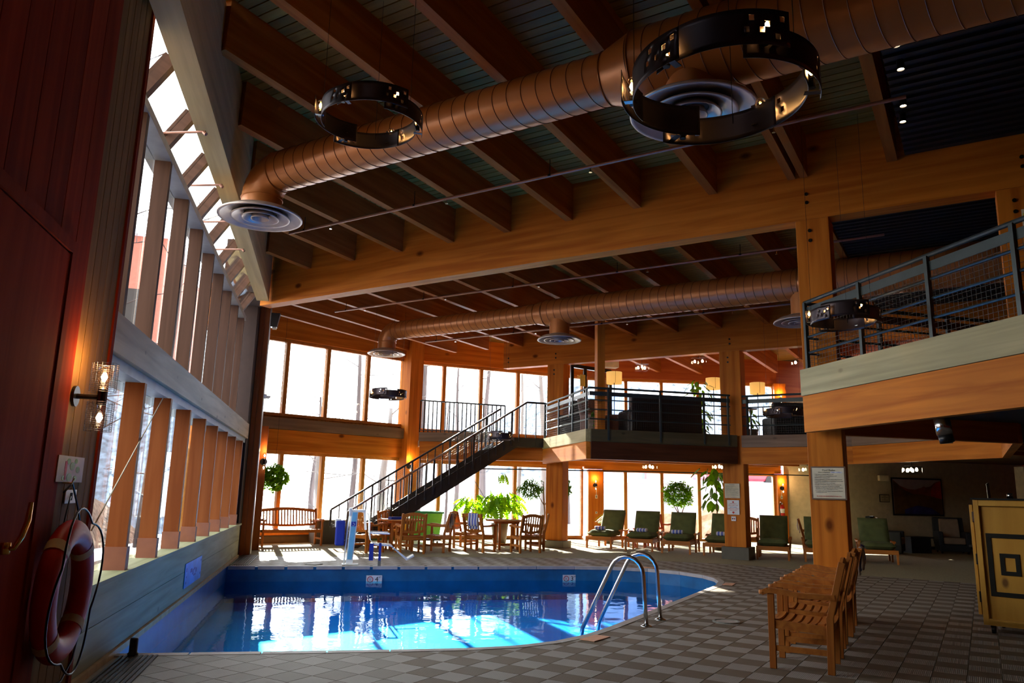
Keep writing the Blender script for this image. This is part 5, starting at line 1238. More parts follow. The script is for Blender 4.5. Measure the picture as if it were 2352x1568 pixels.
part('red_dot', MB().lathe([(.001, 0), (.02, 0), (.02, .002), (.001, .002)], n=16).xf(Matrix.Translation((0, -.018, .125)) @ Matrix.Rotation(PI / 2, 4, 'X')), M_REDT, t)
for s_, z, c in (('EMERGENCY', .085, M_REDT), ('POOL SHUT OFF', .045, M_REDT), ('BUTTON IN', .0, M_NAVY), ('EMERGENCY ONLY', -.035, M_REDT), ('PRESS & PULL', -.07, M_REDT)): tx(t, s_, .030, c, 0, z)
part('arrow', MB().add([(-.035, -.0195, -.115), (.035, -.0195, -.115), (0, -.0195, -.155), (0, -.0195, -.095), (-.035, -.018, -.115), (.035, -.018, -.115), (0, -.018, -.155), (0, -.018, -.095)], [(0, 2, 1, 3), (4, 7, 5, 6), (0, 4, 6, 2), (2, 6, 5, 1), (1, 5, 7, 3), (3, 7, 4, 0)]), M_REDT, t)
t = sign_on('small white switch box with two red buttons under the emergency notice', Vector((9.735, 17.145, .965)) - EU * .004, .11, .11, M_WHITE, 'switch', name='switch_box')
for x, m_ in ((-.022, M_BLKT), (.022, M_REDP)): part('button', MB().tube([(x, -.018, 0), (x, -.032, 0)], .015, 12), m_, t)
t = sign_on('partly visible yellow and black notice on the upper right column', Vector((7.89, 6.75, 4.66)) - EU * .004, .30, .42, M_OFFW)
part('band', MB().box(-.14, .14, -.0195, -.018, .10, .16), plain('sign_yellow', (.75, .62, .12), .5), t); tx(t, 'FOR ROOM', .045, M_BLKT, 0, .05); tx(t, 'ACCESS', .045, M_BLKT, 0, -.02)
# outlets on pillars
for (p, w, h, lab) in ((fpt(2, .40, .222, 1.40), .075, .12, 'ivory outlet box under the wall lamp on the wide lower pillar'), (fpt(2, .40, .222, .88), .07, .07, 'small ivory outlet low on the wide lower pillar'), (fpt(2, 6.83, .222, 1.52), .07, .11, 'ivory outlet box under the lamp above the fire extinguisher')):
    t = thing('outlet_box', lab, 'socket', p, math.atan2(d2.y, d2.x)); part('plate', MB().box(-w / 2, w / 2, -.02, 0, -h / 2, h / 2), M_IVORY, t, bevel=.003); part('outlet', MB().box(-.015, .015, -.024, -.02, -h * .28, h * .28), M_GREYT, t)
    if h > .1: part('conduit', MB().tube([(0, -.01, h / 2), (0, -.01, h / 2 + .22)], .008, 8), M_IVORY, t)
p = fpt(2, 6.83, .24, .80); t = thing('fire_extinguisher', 'red fire extinguisher hanging on the pillar beside the cream wall', 'fire extinguisher', p)
part('cylinder', MB().lathe([(.001, 0), (.07, .005), (.075, .03), (.075, .38), (.06, .43), (.03, .46), (.03, .48), (.001, .48)], n=20), M_REDP, t, smooth=True); part('valve', MB().lathe([(.001, .48), (.025, .48), (.025, .53), (.001, .53)], n=12).bar((0, 0, .53), (-.09, -.03, .56), .03, .012), M_CHROME, t)
part('hose', MB().tube([(-.03, 0, .51), (-.12, -.02, .48), (-.13, -.03, .30), (-.10, -.04, .10)], .012, 8), M_BLACK, t, smooth=True); part('label_band', MB().lathe([(.076, .20), (.0765, .34)], n=20), M_WHITE, t, smooth=True)

# plywood cabinet on castors at the right edge
ca = math.atan2(-.31, .21)
t = thing('plywood_cabinet', 'yellow plywood cabinet with black square design, half open door and dark top', 'cabinet', (7.44, 7.61, 0), ca)   # local X along the front, local Y into depth
CW, CDp, CHt, z0 = .63, .72, 1.50, .10
part('bottom', MB().box(0, CW, 0, CDp, z0, z0 + .05), M_PLY, t); part('back', MB().box(.02, CW, .04, .06, z0 + .05, CHt), M_PLY, t, label='knotty yellow front panel')
part('side_panel', MB().box(0, .03, .03, CDp, z0 + .05, CHt), M_PLY, t); part('frame', MB().box(0, .055, 0, .045, z0, CHt).box(.055, CW, 0, .045, CHt - .07, CHt).box(.055, CW, 0, .045, z0, z0 + .07), M_PLY, t, bevel=.004)
part('top', MB().box(-.02, CW + .02, -.02, CDp + .02, CHt, CHt + .02), M_BLKT, t)
def sq(x0, x1, za, zb, w):
    return MB().box(x0, x1, .030, .041, zb - w, zb).box(x0, x1, .030, .041, za, za + w).box(x0, x0 + w, .030, .041, za + w, zb - w).box(x1 - w, x1, .030, .041, za + w, zb - w)
part('square_design', sq(.095, .53, .42, 1.12, .05), M_BLKT, t); part('square_design', sq(.215, .41, .66, .90, .045), M_BLKT, t)
d_ = part('door', MB().box(-.055, -.02, .06, CDp + .22, z0 + .10, CHt - .06), M_PLY, t, bevel=.004)
part('latch', MB().tube([(-.02, .30, .95), (-.09, .30, .95)], .022, 12).box(-.14, -.06, .285, .315, .94, .965), M_BLACK, d_)
for z in (.40, .82, 1.30): part('hinge', MB().box(-.028, -.0, .045, .075, z - .06, z + .06), M_BLACK if z < 1 else M_STAIN, t)
for (x, y) in ((.08, .08), (CW - .08, .08), (.08, CDp - .08), (CW - .08, CDp - .08)): part('castor', MB().tube([(x - .015, y, .05), (x + .015, y, .05)], .05, 14).box(x - .025, x + .025, y - .02, y + .02, .07, .10), M_BLACK, t)
c_, s_ = math.cos(ca), math.sin(ca)
single('metal_cup', MB().lathe([(.001, 0), (.03, 0), (.032, .065), (.028, .065), (.026, .01), (.001, .01)], n=18), M_CHROME, 'small shiny metal cup standing on the plywood cabinet', 'cup', loc=(7.44 + c_ * .34 - s_ * .25, 7.61 + s_ * .34 + c_ * .25, CHt + .02), smooth=True)
single('paper_stand', MB().bar((0, 0, 0), (-.03, 0, .18), .16, .006, up=(0, 1, 0)), M_OFFW, 'slanted pale card stand on the plywood cabinet', 'stand', loc=(7.44 + c_ * .12 - s_ * .3, 7.61 + s_ * .12 + c_ * .3, CHt + .02), rot=(0, 0, ca + PI / 2))

# dark lounge under the gallery
def club_chair(label, loc, rz):
    t = thing('lounge_chair', label, 'armchair', loc, rz, 'dark lounge chairs')
    part('base', MB().box(-.40, .40, -.40, .38, .06, .26), M_NAVYF, t, bevel=.02); part('seat_cushion', MB().box(-.28, .28, -.42, .22, .27, .45), M_TAUPE, t, bevel=.03)
    for sx in (-1, 1): part('arm', MB().box(sx * .29 if sx > 0 else -.42, .42 if sx > 0 else -.29, -.40, .36, .22, .62), M_NAVYF, t, bevel=.03)
    part('back', MB().add([(-.42, .24, .3), (.42, .24, .3), (.42, .42, .3), (-.42, .42, .3), (-.40, .36, 1.02), (.40, .36, 1.02), (.40, .50, 1.02), (-.40, .50, 1.02)], [(0, 3, 2, 1), (4, 5, 6, 7), (0, 1, 5, 4), (1, 2, 6, 5), (2, 3, 7, 6), (3, 0, 4, 7)]), M_NAVYF, t, bevel=.02)
    part('back_cushion', MB().add([(-.27, .14, .45), (.27, .14, .45), (.27, .26, .45), (-.27, .26, .45), (-.26, .24, .98), (.26, .24, .98), (.26, .35, .98), (-.26, .35, .98)], [(0, 3, 2, 1), (4, 5, 6, 7), (0, 1, 5, 4), (1, 2, 6, 5), (2, 3, 7, 6), (3, 0, 4, 7)]), M_TAUPE, t, bevel=.03)
    for sx in (-.34, .34):
        for sy in (-.32, .32): part('leg', MB().box(sx - .025, sx + .025, sy - .025, sy + .025, 0, .06), M_BLACK, t)
club_chair('dark lounge chair with taupe cushions left of the low table in the lounge', (15.9, 19.4, .011), .75)
club_chair('dark lounge chair with taupe cushions under the right side of the mountain picture', (18.2, 19.5, .011), -.55)
t = thing('low_table', 'low black table between the two dark lounge chairs', 'table', (17.0, 19.6, .011)); part('top', MB().box(-.4, .4, -.3, .3, .42, .46), M_NAVYF, t); part('body', MB().box(-.34, .34, -.24, .24, 0, .42), M_NAVYF, t)
t = thing('mountain_picture', 'large framed picture of red mountains above a lake with a pale sky', 'picture', (18.40, 20.965, 1.63)); W_, H_ = .90, .54
part('frame', MB().box(-W_ - .05, W_ + .05, -.02, .0, -H_ - .05, H_ + .05), M_BLACK, t); part('sky', MB().box(-W_, W_, -.026, -.02, -H_, H_), plain('pic_sky', (.34, .26, .32), .7), t)
def silh(name, ptsz, col, y):
    n = len(ptsz); vs = [(x * W_, y, z * H_) for x, z in ptsz] + [(x * W_, y, -H_) for x, z in ptsz]; mb = MB(); mb.add(vs, [(i, i + 1, i + 1 + n, i + n) for i in range(n - 1)]); part(name, mb, plain('pic_' + name, col, .7, var=.35, scale=4), t)
silh('far_ridge', [(-1, .98), (-.72, .62), (-.4, .44), (-.1, .42), (.15, .52), (.28, .62), (.36, .56), (.55, .62), (.75, .86), (1, .98)], (.20, .045, .015), -.028)
silh('red_slope', [(.55, .3), (.66, .66), (.8, .82), (1, .95)], (.42, .02, .01), -.030)
silh('left_slope', [(-1, .9), (-.78, .66), (-.5, .35), (-.2, .15), (.1, .0)], (.07, .03, .012), -.031)
silh('meadow', [(-1, -.02), (-.5, .0), (-.1, .16), (.2, .14), (.5, .05), (1, -.1)], (.10, .05, .008), -.033)
silh('lake', [(-.6, -.75), (-.35, -.62), (-.05, -.5), (.2, -.55), (.5, -.62), (.85, -.95)], (.03, .03, .16), -.035)
t = thing('framed_notice', 'small framed notice left of the mountain picture', 'notice', (16.99, 20.965, 1.56)); part('frame', MB().box(-.0, .36, -.015, 0, -.12, .12), M_BLACK, t); part('paper', MB().box(.02, .34, -.02, -.015, -.10, .10), plain('dull_paper', (.36, .31, .20), .7), t)
for i, s_ in enumerate(('POOL', 'AREA FOR GUESTS', 'OF', 'THE LODGE ONLY')): text_mesh(s_, .028, M_BLKT, t, (.18, -.022, .065 - i * .04), (PI / 2, 0, 0))
single('white_box', MB().box(0, .34, -.10, 0, 0, .17), M_OFFW, 'small pale wall box up left of the mountain picture', 'box', loc=(16.97, 20.965, 2.1), bevel=.01)
single('lounge_column', MB().box(-.16, .16, -.16, .16, 0, 2.55), M_OFFW, 'pale square post behind the plywood cabinet', 'column', loc=(20.1, 18.6, .011))

# ================================================================== UPPER LOUNGE
def sofa(label, loc, rz, w, mat=M_LEATH):
    t = thing('sofa', label, 'sofa', loc, rz)
    part('back', MB().box(-w / 2, w / 2, .0, .24, .05, 1.02), mat, t, bevel=.06); part('seat', MB().box(-w / 2 + .2, w / 2 - .2, .24, .92, .08, .46), mat, t, bevel=.04)
    for sx in (-1, 1): part('arm', MB().box(-w / 2 if sx < 0 else w / 2 - .22, -w / 2 + .22 if sx < 0 else w / 2, .2, .95, .05, .66), mat, t, bevel=.06)
    return t
sofa('big dark leather sofa seen from behind on the gallery', (8.32, 17.75, 2.945), 0, 1.95)
sofa('dark high backed seat behind the gallery railing right of the signed column', (11.95, 17.6, 2.945), -.2, 1.25, M_NAVYF)
t = thing('leather_armchair', 'brown leather armchair beside the dark sofa on the gallery', 'armchair', (7.0, 19.0, 2.945), .5)
part('seat', MB().box(-.35, .35, -.35, .35, .08, .44), M_LEATHB, t, bevel=.05); part('back', MB().bar((0, .32, .3), (0, .50, 1.05), .72, .16, up=(0, 1, 0)), M_LEATHB, t, bevel=.05)
for sx in (-1, 1): part('arm', MB().box(sx * .30 if sx > 0 else -.46, .46 if sx > 0 else -.30, -.36, .36, .05, .62), M_LEATHB, t, bevel=.05)
t = thing('leather_recliner', 'dark recliner behind the short sunlit railing', 'armchair', (6.72, 20.15, 2.945), -.6)
part('seat', MB().box(-.35, .35, -.35, .35, .08, .5), M_LEATH, t, bevel=.05); part('back', MB().bar((0, .3, .3), (0, .55, 1.15), .70, .2, up=(0, 1, 0)), M_LEATH, t, bevel=.06); part('arm', MB().box(.3, .46, -.36, .36, .05, .66), M_LEATH, t, bevel=.05); part('arm', MB().box(-.46, -.3, -.36, .36, .05, .66), M_LEATH, t, bevel=.05)
# glazed vestibule door
t = put('door_2', None); t['kind'] = 'structure'
D0, D1 = Vector((6.75, 20.75, 2.95)), Vector((8.15, 21.35, 2.95))
dd = (D1 - D0).normalized()
for f in (0.0, .33, .68, 1.0):
    p = D0.lerp(D1, f); part('stile', MB().bar((p.x, p.y, 2.95), (p.x, p.y, 5.15), .09, .09, up=(0, 1, 0)), M_BLACK, t)
for z in (2.99, 5.12): part('rail', MB().bar((D0.x, D0.y, z), (D1.x, D1.y, z), .09, .10), M_BLACK, t)
for a, b_ in ((.03, .30), (.36, .65), (.71, .97)):
    p, q = D0.lerp(D1, a), D0.lerp(D1, b_); part('pane', MB().add([(p.x, p.y, 3.04), (q.x, q.y, 3.04), (q.x, q.y, 5.06), (p.x, p.y, 5.06), (p.x, p.y + .006, 3.04), (q.x, q.y + .006, 3.04), (q.x, q.y + .006, 5.06), (p.x, p.y + .006, 5.06)], [(0, 1, 2, 3), (7, 6, 5, 4), (0, 4, 5, 1), (1, 5, 6, 2), (2, 6, 7, 3), (3, 7, 4, 0)]), M_GLASS, t)
single('door_notice', MB().box(0, .20, 0, .004, 0, .34), plain('sign_yellow', (.75, .62, .12), .5), 'yellow notice stuck on the dark glazed door of the gallery', 'notice', loc=(7.02, 20.80, 4.55), rot=(0, 0, math.atan2(dd.y, dd.x)))
single('heater_box', MB().box(0, .45, 0, .3, 0, .55), M_OFFW, 'white heater box fixed above the glazed gallery door', 'heater', loc=(7.85, 21.0, 5.2))
t = thing('brick_pier', 'narrow stacked stone pier behind the thin gallery post', 'pier', (8.35, 22.3, 2.945))
for k in range(15):
    part('stone', MB().box(-.16 + random.uniform(-.02, .02), .16 + random.uniform(-.02, .02), -.15, .15, .0 + k * .135, .127 + k * .135), plain('tan_stone', (.50, .32, .18), .85, randomize=.3), t, bevel=.012)
t = thing('bar_table', 'small high table with thin black legs behind the railing right of the signed column', 'table', (10.75, 18.5, 2.945))
part('tabletop', MB().box(-.42, .42, -.25, .25, .86, .89), M_BLACK, t)
for sx in (-.36, .36): part('leg', MB().box(sx - .015, sx + .015, -.015, .015, 0, .86), M_BLACK, t)

# ================================================================== PLANTS
def leaf_cloud(name, parent, pts, size, mat, droop=.4, asp=.45, seed=1, fold=True):
    rnd = random.Random(seed); mb = MB()
    for (x, y, z) in pts:
        s_ = size * rnd.uniform(.7, 1.25); a = rnd.uniform(0, 2 * PI); el = -droop + rnd.uniform(-.6, .7)
        d = Vector((math.cos(a) * math.cos(el), math.sin(a) * math.cos(el), math.sin(el))); r = d.cross(Vector((0, 0, 1))).normalized(); n_ = r.cross(d); tl = rnd.uniform(-.9, .9); r = (r * math.cos(tl) + n_ * math.sin(tl))
        p = Vector((x, y, z)); w = s_ * asp
        mb.add([p, p + d * s_ * .45 + r * w * .5 + n_ * .06 * s_, p + d * s_, p + d * s_ * .45 - r * w * .5 + n_ * .06 * s_, p + d * s_ * .5 - n_ * .02 * s_], [(0, 1, 4), (1, 2, 4), (2, 3, 4), (3, 0, 4)])
    return part(name, mb, mat, parent, kind='stuff')
def ballpts(n, c, r, seed=0, shell=.45):
    rnd = random.Random(seed); o = []
    for _ in range(n):
        v = Vector((rnd.gauss(0, 1), rnd.gauss(0, 1), rnd.gauss(0, 1))).normalized() * (shell + (1 - shell) * rnd.random()) ** .7
        k = 1 + .18 * math.sin(v.x * 7 + seed) * math.cos(v.z * 6)
        o.append((c[0] + v.x * r[0] * k, c[1] + v.y * r[1] * k, c[2] + v.z * r[2] * k))
    return o
def pot(t, r=.2, h=.4, mat=M_POT):
    part('pot', MB().lathe([(.001, 0), (r * .7, 0), (r, h), (r * .94, h), (r * .90, h - .04), (.001, h - .04)], n=28), mat, t, smooth=True); part('soil', MB().lathe([(.001, h - .035), (r * .9, h - .035)], n=20), M_SOIL, t)
t = thing('hanging_plant', 'bushy round green plant hanging at the far left window', 'plant', (-1.22, 20.0, 1.70))
part('basket', MB().lathe([(.001, -.16), (.12, -.14), (.16, 0), (.15, 0), (.001, -.02)], n=16), M_POT, t); part('wire', MB().tube([(0, 0, 0), (.0, .0, 4.65)], .003, 4), M_BLACK, t)
leaf_cloud('foliage', t, ballpts(1500, (0, 0, 0), (.34, .34, .36), 3), .085, M_LEAFM, asp=.7, seed=3)
t = thing('standard_tree', 'small ball shaped potted tree behind the second and third loungers', 'plant', (10.75, 22.2, .011)); pot(t, .2, .36)
part('trunk', MB().tube([(0, 0, .3), (.04, 0, .6), (.0, 0, .85), (-.08, 0, 1.15)], [.025, .022, .02, .012], 8).tube([(.02, 0, .8), (.18, .05, 1.15), (.25, 0, 1.4)], [.018, .012, .006], 6).tube([(.02, 0, .85), (-.2, 0, 1.2), (-.3, .1, 1.45)], [.015, .010, .005], 6), M_BARK, t, smooth=True)
leaf_cloud('foliage', t, ballpts(2300, (-.05, 0, 1.52), (.50, .40, .42), 5), .085, M_LEAFM, asp=.6, seed=5)
t = thing('weeping_fig', 'drooping narrow leaved potted tree half hidden by the column with the grey plinth', 'plant', (6.3, 22.0, .011)); pot(t, .19, .42)
part('trunk', MB().tube([(0, 0, .36), (.05, 0, .9), (0, 0, 1.45), (0, 0, 1.8)], [.03, .025, .02, .01], 8).tube([(.03, 0, 1.1), (-.35, 0, 1.7)], [.015, .006], 6).tube([(.03, 0, 1.1), (.45, 0, 1.75)], [.015, .006], 6), M_BARK, t, smooth=True)
leaf_cloud('foliage', t, ballpts(520, (-.42, -.1, 1.62), (.36, .3, .30), 7) + ballpts(520, (.50, -.1, 1.66), (.34, .3, .32), 8), .17, M_LEAFD, droop=1.1, asp=.17, seed=9)
def lobed_leaf():
    v = []; prof = [(0, .0), (.06, .10), (.02, .18), (.22, .20), (.06, .26), (.30, .34), (.08, .38), (.34, .50), (.08, .52), (.32, .66), (.07, .66), (.25, .80), (.05, .80), (.13, .95), (0, 1.0)]
    n = len(prof); vs = [(x, y, .10 * y * (1 - y) * 2 - abs(x) * .35 - .25 * y * y) for x, y in prof] + [(-x, y, .10 * y * (1 - y) * 2 - abs(x) * .35 - .25 * y * y) for x, y in prof] + [(0, y, .10 * y * (1 - y) * 2 - .25 * y * y + .02) for x, y in prof]
    fs = []
    for i in range(n - 1): fs += [(i, i + 1, 2 * n + i + 1, 2 * n + i), (n + i, 2 * n + i, 2 * n + i + 1, n + i + 1)]
    mb = MB(); mb.add(vs, fs); return mesh_of('leaf', mb, M_LEAFY, False, False)
LL = lobed_leaf(); LD = LL.copy(); LD.materials.clear(); LD.materials.append(M_LEAFM)
t = thing('philodendron', 'huge split leaf philodendron in a tall grey pot between the round tables', 'plant', (5.0, 22.0, .011)); pot(t, .26, .58)
rnd = random.Random(21)
part('trunk', MB().tube([(0, 0, .5), (.05, 0, .85), (.0, 0, 1.15)], [.05, .05, .03], 10), M_BARK, t, smooth=True)
cents = [((0, 0, 1.12), 90, .62, .46), ((-.80, 0, 1.12), 42, .42, .42), ((.06, .0, 1.95), 6, .12, .10)]
for (c, n, r, sz) in cents:
    for k in range(n):
        a = rnd.uniform(0, 2 * PI); el = rnd.uniform(-.6, 1.1); rr = r * rnd.uniform(.45, 1.0); p = Vector(c) + Vector((math.cos(a) * math.cos(el) * rr, math.sin(a) * math.cos(el) * rr * .8, math.sin(el) * rr * .8))
        o = put('leaf', LL if rnd.random() < .75 else LD, t, p, (rnd.uniform(-1.45, -.15), rnd.uniform(-.5, .5), a - PI / 2)); s_ = (sz if sz > .15 else .36) * rnd.uniform(.7, 1.05); o.scale = (s_ * .95, s_, s_)
for k in range(14):
    a = rnd.uniform(0, 2 * PI); part('stalk', MB().tube([(0, 0, .9), (.2 * math.cos(a), .2 * math.sin(a), 1.2), (.45 * math.cos(a), .4 * math.sin(a), 1.35)], .009, 5), M_LEAFM, t)
part('stalk', MB().tube([(0, 0, 1.0), (.03, 0, 1.5), (.06, 0, 1.95)], .010, 5), M_LEAFM, t); part('stalk', MB().tube([(0, 0, .6), (-.4, 0, .8), (-.75, 0, 1.1)], .014, 5), M_LEAFM, t)
part('support_cane', MB().tube([(.05, .1, .55), (-.95, .1, 2.05)], .007, 5), M_BLACK, t)
def oval_leaf(mat):
    vs = []; fs = []; N = 8
    for i in range(N + 1):
        f = i / N; w = .24 * math.sin(PI * f ** .85) ** .8; z = -.22 * f * f
        vs += [(-w, f, z - .06), (0, f, z), (w, f, z - .06)]
    for i in range(N): fs += [(3 * i, 3 * i + 1, 3 * i + 4, 3 * i + 3), (3 * i + 1, 3 * i + 2, 3 * i + 5, 3 * i + 4)]
    mb = MB(); mb.add(vs, fs); return mesh_of('leaf', mb, mat, True, False)
OLF, OLM = oval_leaf(M_LEAFD), oval_leaf(M_LEAFM)
def rubber(label, loc, h, n, r, seed, sz=.34, zc=None, name='rubber_plant'):
    t = thing(name, label, 'plant', loc); pot(t, .2, .38); rnd = random.Random(seed)
    part('trunk', MB().tube([(0, 0, .33), (.03, 0, h * .5), (0, 0, h)], [.022, .018, .010], 8), M_BARK, t, smooth=True)
    for k in range(n):
        z = rnd.uniform(zc or h * .45, h * 1.02); a = rnd.uniform(0, 2 * PI); rr = r * rnd.uniform(.3, 1); o = put('leaf', OLF if k % 3 else OLM, t, (rr * math.cos(a), rr * math.sin(a), z), (rnd.uniform(-1.3, -.2), rnd.uniform(-.3, .3), a - PI / 2)); s_ = sz * rnd.uniform(.75, 1.15); o.scale = (s_, s_, s_)
    return t
rubber('tall rubber plant with big oval leaves behind the signed column', (10.95, 20.25, .011), 2.25, 46, .46, 4, .36, 1.25)
rubber('leafy green plant in the upper gallery window left of the signed column', (10.15, 19.6, 2.945), 1.75, 90, .36, 8, .20, .35, 'gallery_plant')
rubber('small plant on the gallery floor right of the signed column', (11.35, 18.9, 2.945), .95, 16, .22, 12, .22, .5, 'gallery_plant')
rubber('low plant at the foot of the thin gallery post', (6.35, 17.75, 2.945), .55, 14, .10, 14, .18, .3, 'gallery_plant')
t = thing('spider_plant', 'pale grassy plant behind the first lounger', 'plant', (8.6, 22.6, .011)); pot(t, .16, .45); rnd = random.Random(5)
mb = MB()
for k in range(70):
    a = rnd.uniform(0, 2 * PI); L_ = rnd.uniform(.3, .55); p0 = Vector((0, 0, .42)); p1 = p0 + Vector((math.cos(a) * L_ * .5, math.sin(a) * L_ * .5, L_ * .8)); p2 = p1 + Vector((math.cos(a) * L_ * .45, math.sin(a) * L_ * .45, -L_ * .35)); mb.bar(p0, p1, .014, .002).bar(p1, p2, .012, .002, w1=.003)
part('foliage', mb, M_LEAFY, t, kind='stuff')

# ================================================================== OUTSIDE
M_WOODS = plain('wooded_slope', (0.20, 0.23, 0.28), .95, var=.75, scale=1.6)
M_SNOW = plain('snow', (0.86, 0.88, 0.93), 0.8, var=.05, scale=.6, bump=.5, bscale=2)
M_TRUNK = wood('tree_trunk', (0.045, 0.035, 0.035), (0.10, 0.075, 0.07), 'z', rough=.9, grain=5)
M_BIRCH = wood('birch_trunk', (0.10, 0.085, 0.08), (0.24, 0.21, 0.19), 'z', rough=.9, grain=3)
g = MB(); NX, NY = 40, 30
def gh(x, y):
    d = max(0, y - 27); h = -.12 + .035 * d + .0016 * d * d * (1 if x < 12 else .6); h += .25 * math.sin(x * .31) * math.sin(y * .23) * min(1, d / 6)
    if x < -3: h = max(h, -.12 + .02 * (-3 - x))
    return h
xs = [-60 + 130 * i / NX for i in range(NX + 1)]; ys = [-10 + 110 * j / NY for j in range(NY + 1)]
vs = [(x, y, -3.0 if (-5 < x < 26 and -8 < y < 25.5) else gh(x, y)) for y in ys for x in xs]
g.add(vs, [(j * (NX + 1) + i, j * (NX + 1) + i + 1, (j + 1) * (NX + 1) + i + 1, (j + 1) * (NX + 1) + i) for j in range(NY) for i in range(NX)])
M_SNOWS = M_SNOW; o = put('ground', mesh_of('ground', g, M_SNOW, True)); o['kind'] = 'structure'; o['label'] = 'snow covered ground rising to a hill outside'
hb = MB(); hv = []
for j in range(7):
    for i in range(25): hv.append((4 + i * 4.0, 62 + j * 5, (-1, 4, 9.5, 14, 18, 21, 22)[j] * min(1, .30 + i * .085) * (1 + .10 * math.sin(i * 1.3))))
hb.add(hv, [(j * 25 + i, j * 25 + i + 1, (j + 1) * 25 + i + 1, (j + 1) * 25 + i) for j in range(6) for i in range(24)])
tag(put('wooded_hill', mesh_of('wooded_hill', hb, M_WOODS, True)), 'distant wooded hillside rising behind the middle and right windows', 'hill')
bv = []; yy_ = [-12 + 3.0 * i for i in range(13)]; xx_ = [-5.2, -6.2, -7.5, -9, -11, -14]; zz_ = [-.1, .9, 2.0, 2.7, 3.1, 3.3]
for i, y_ in enumerate(yy_):
    for j, x_ in enumerate(xx_): bv.append((x_ + .5 * math.sin(i * 1.7 + j), y_, zz_[j] * (1 + .12 * math.sin(i * 2.3 + j)) * (1 if y_ < 26 else .55)))
bb = MB(); bb.add(bv, [(i * 6 + j, i * 6 + j + 1, (i + 1) * 6 + j + 1, (i + 1) * 6 + j) for i in range(12) for j in range(5)])
tag(put('scrub_bank', mesh_of('scrub_bank', bb, plain('brown_scrub', (0.16, 0.105, 0.07), .95, var=.9, scale=7), True)), 'brown scrub covered bank outside the left windows', 'bank')
fb = MB(); fv = []
for j in range(6):
    for i in range(12): fv.append((-26 + i * 2.1, 26.5 + j * 1.5, (-.3, 1.2, 2.8, 4.2, 5.2, 5.6)[j] * (1 + .10 * math.sin(i * 1.9)) * (1 if i < 11 else .6)))
fb.add(fv, [(j * 12 + i, j * 12 + i + 1, (j + 1) * 12 + i + 1, (j + 1) * 12 + i) for j in range(5) for i in range(11)])
tag(put('snow_shade_bank', mesh_of('snow_shade_bank', fb, plain('snow_shade_blue', (0.12, 0.15, 0.185), .95, var=.6, scale=5), True)), 'snow bank with shade put into its colour below the red building outside the left windows', 'bank')  # low bluish albedo stands in for snow lying in shade
rnd = random.Random(3)
def tree(label, x, y, r, h, mat, lean=0.0, branches=10, seed=0):
    rd = random.Random(seed); z0 = gh(x, y) - .1; t = thing('bare_tree', label, 'tree', (x, y, z0), 0, 'bare trees outside the windows')
    pts = [Vector((lean * h * f + .08 * math.sin(f * 5 + seed), 0, h * f)) for f in [k / 8 for k in range(9)]]
    part('trunk', MB().tube(pts, [r * (1 - .08 * k) for k in range(9)], 10), mat, t, smooth=True)
    mb = MB()
    for k in range(branches):
        f = rd.uniform(.18, .98); p = pts[0].lerp(pts[-1], f); a = rd.uniform(0, 2 * PI); L_ = rd.uniform(1.0, 2.6); q = p + Vector((math.cos(a) * L_, math.sin(a) * L_, rd.uniform(-.1, 1.0))); m_ = p.lerp(q, .5) + Vector((0, 0, rd.uniform(-.1, .3)))
        mb.tube([p, m_, q], [r * .16, r * .09, .006], 5)
        for _ in range(4):
            w = m_.lerp(q, rd.random()); mb.tube([w, w + Vector((rd.uniform(-.5, .5), rd.uniform(-.5, .5), rd.uniform(-.1, .6)))], [.010, .003], 4)
    part('branches', mb, mat, t, kind='stuff')
TR = [('brown tree trunk seen through the second upper left-facet pane', 1.0, 30.5, .12, 9.5, M_TRUNK, .01), ('dark leaning tree trunk seen through the third upper pane', 3.6, 31.5, .17, 11, M_TRUNK, .035), ('pale birch trunk close outside the lower left panes', -.15, 28.6, .15, 4.2, M_BIRCH, -.02), ('pale birch trunk outside the second lower pane', 2.1, 28.6, .19, 4.6, M_BIRCH, .01),
      ('dark trunk far up the snowy slope', -.5, 38, .14, 5.5, M_TRUNK, 0), ('thin trunk beyond the stair landing', 7.7, 30.5, .09, 8, M_BIRCH, 0), ('forked pale trunk beyond the stair landing', 8.6, 30.0, .15, 8.5, M_BIRCH, -.03), ('young tree outside the third pane', 4.6, 30.2, .06, 5, M_TRUNK, .02),
      ('bare tree beyond the column with the grey plinth', 10.8, 34, .16, 8, M_TRUNK, 0), ('bare tree far behind the right windows', 8.5, 42, .2, 9, M_TRUNK, .02), ('bare tree outside the left window wall', -4.4, 15, .12, 9, M_TRUNK, 0), ('second bare tree outside the left window wall', -4.6, 22.5, .14, 10, M_TRUNK, .02),
      ('third bare tree outside the left window wall', -3.6, 11.2, .10, 9, M_TRUNK, -.01), ('bushy bare tree beyond the middle windows', 6.0, 36, .12, 7, M_TRUNK, .0)]
for k, a in enumerate(TR): tree(*a, branches=9 if k in (10, 11, 12) else 10, seed=k)
t = thing('red_building', 'tall red and brown building outside the upper left windows', 'building', (-9.5, 40, 3.2))
part('wall', MB().box(-4, 2.0, -5, 6, 0, 9.0), plain('red_facade', (.40, .12, .08), .8), t); part('roof', MB().box(-4.4, 2.4, -5.4, 6.4, 9.0, 9.3), M_SNOW, t)
for k in range(3): part('window', MB().box(-3 + k * 1.6, -2.1 + k * 1.6, -5.04, -4.98, 5, 6.6), M_BLACK, t)
t = thing('distant_building', 'red and blue building on the hill beyond the gallery windows', 'building', (19.0, 44, gh(19, 44) - .2))
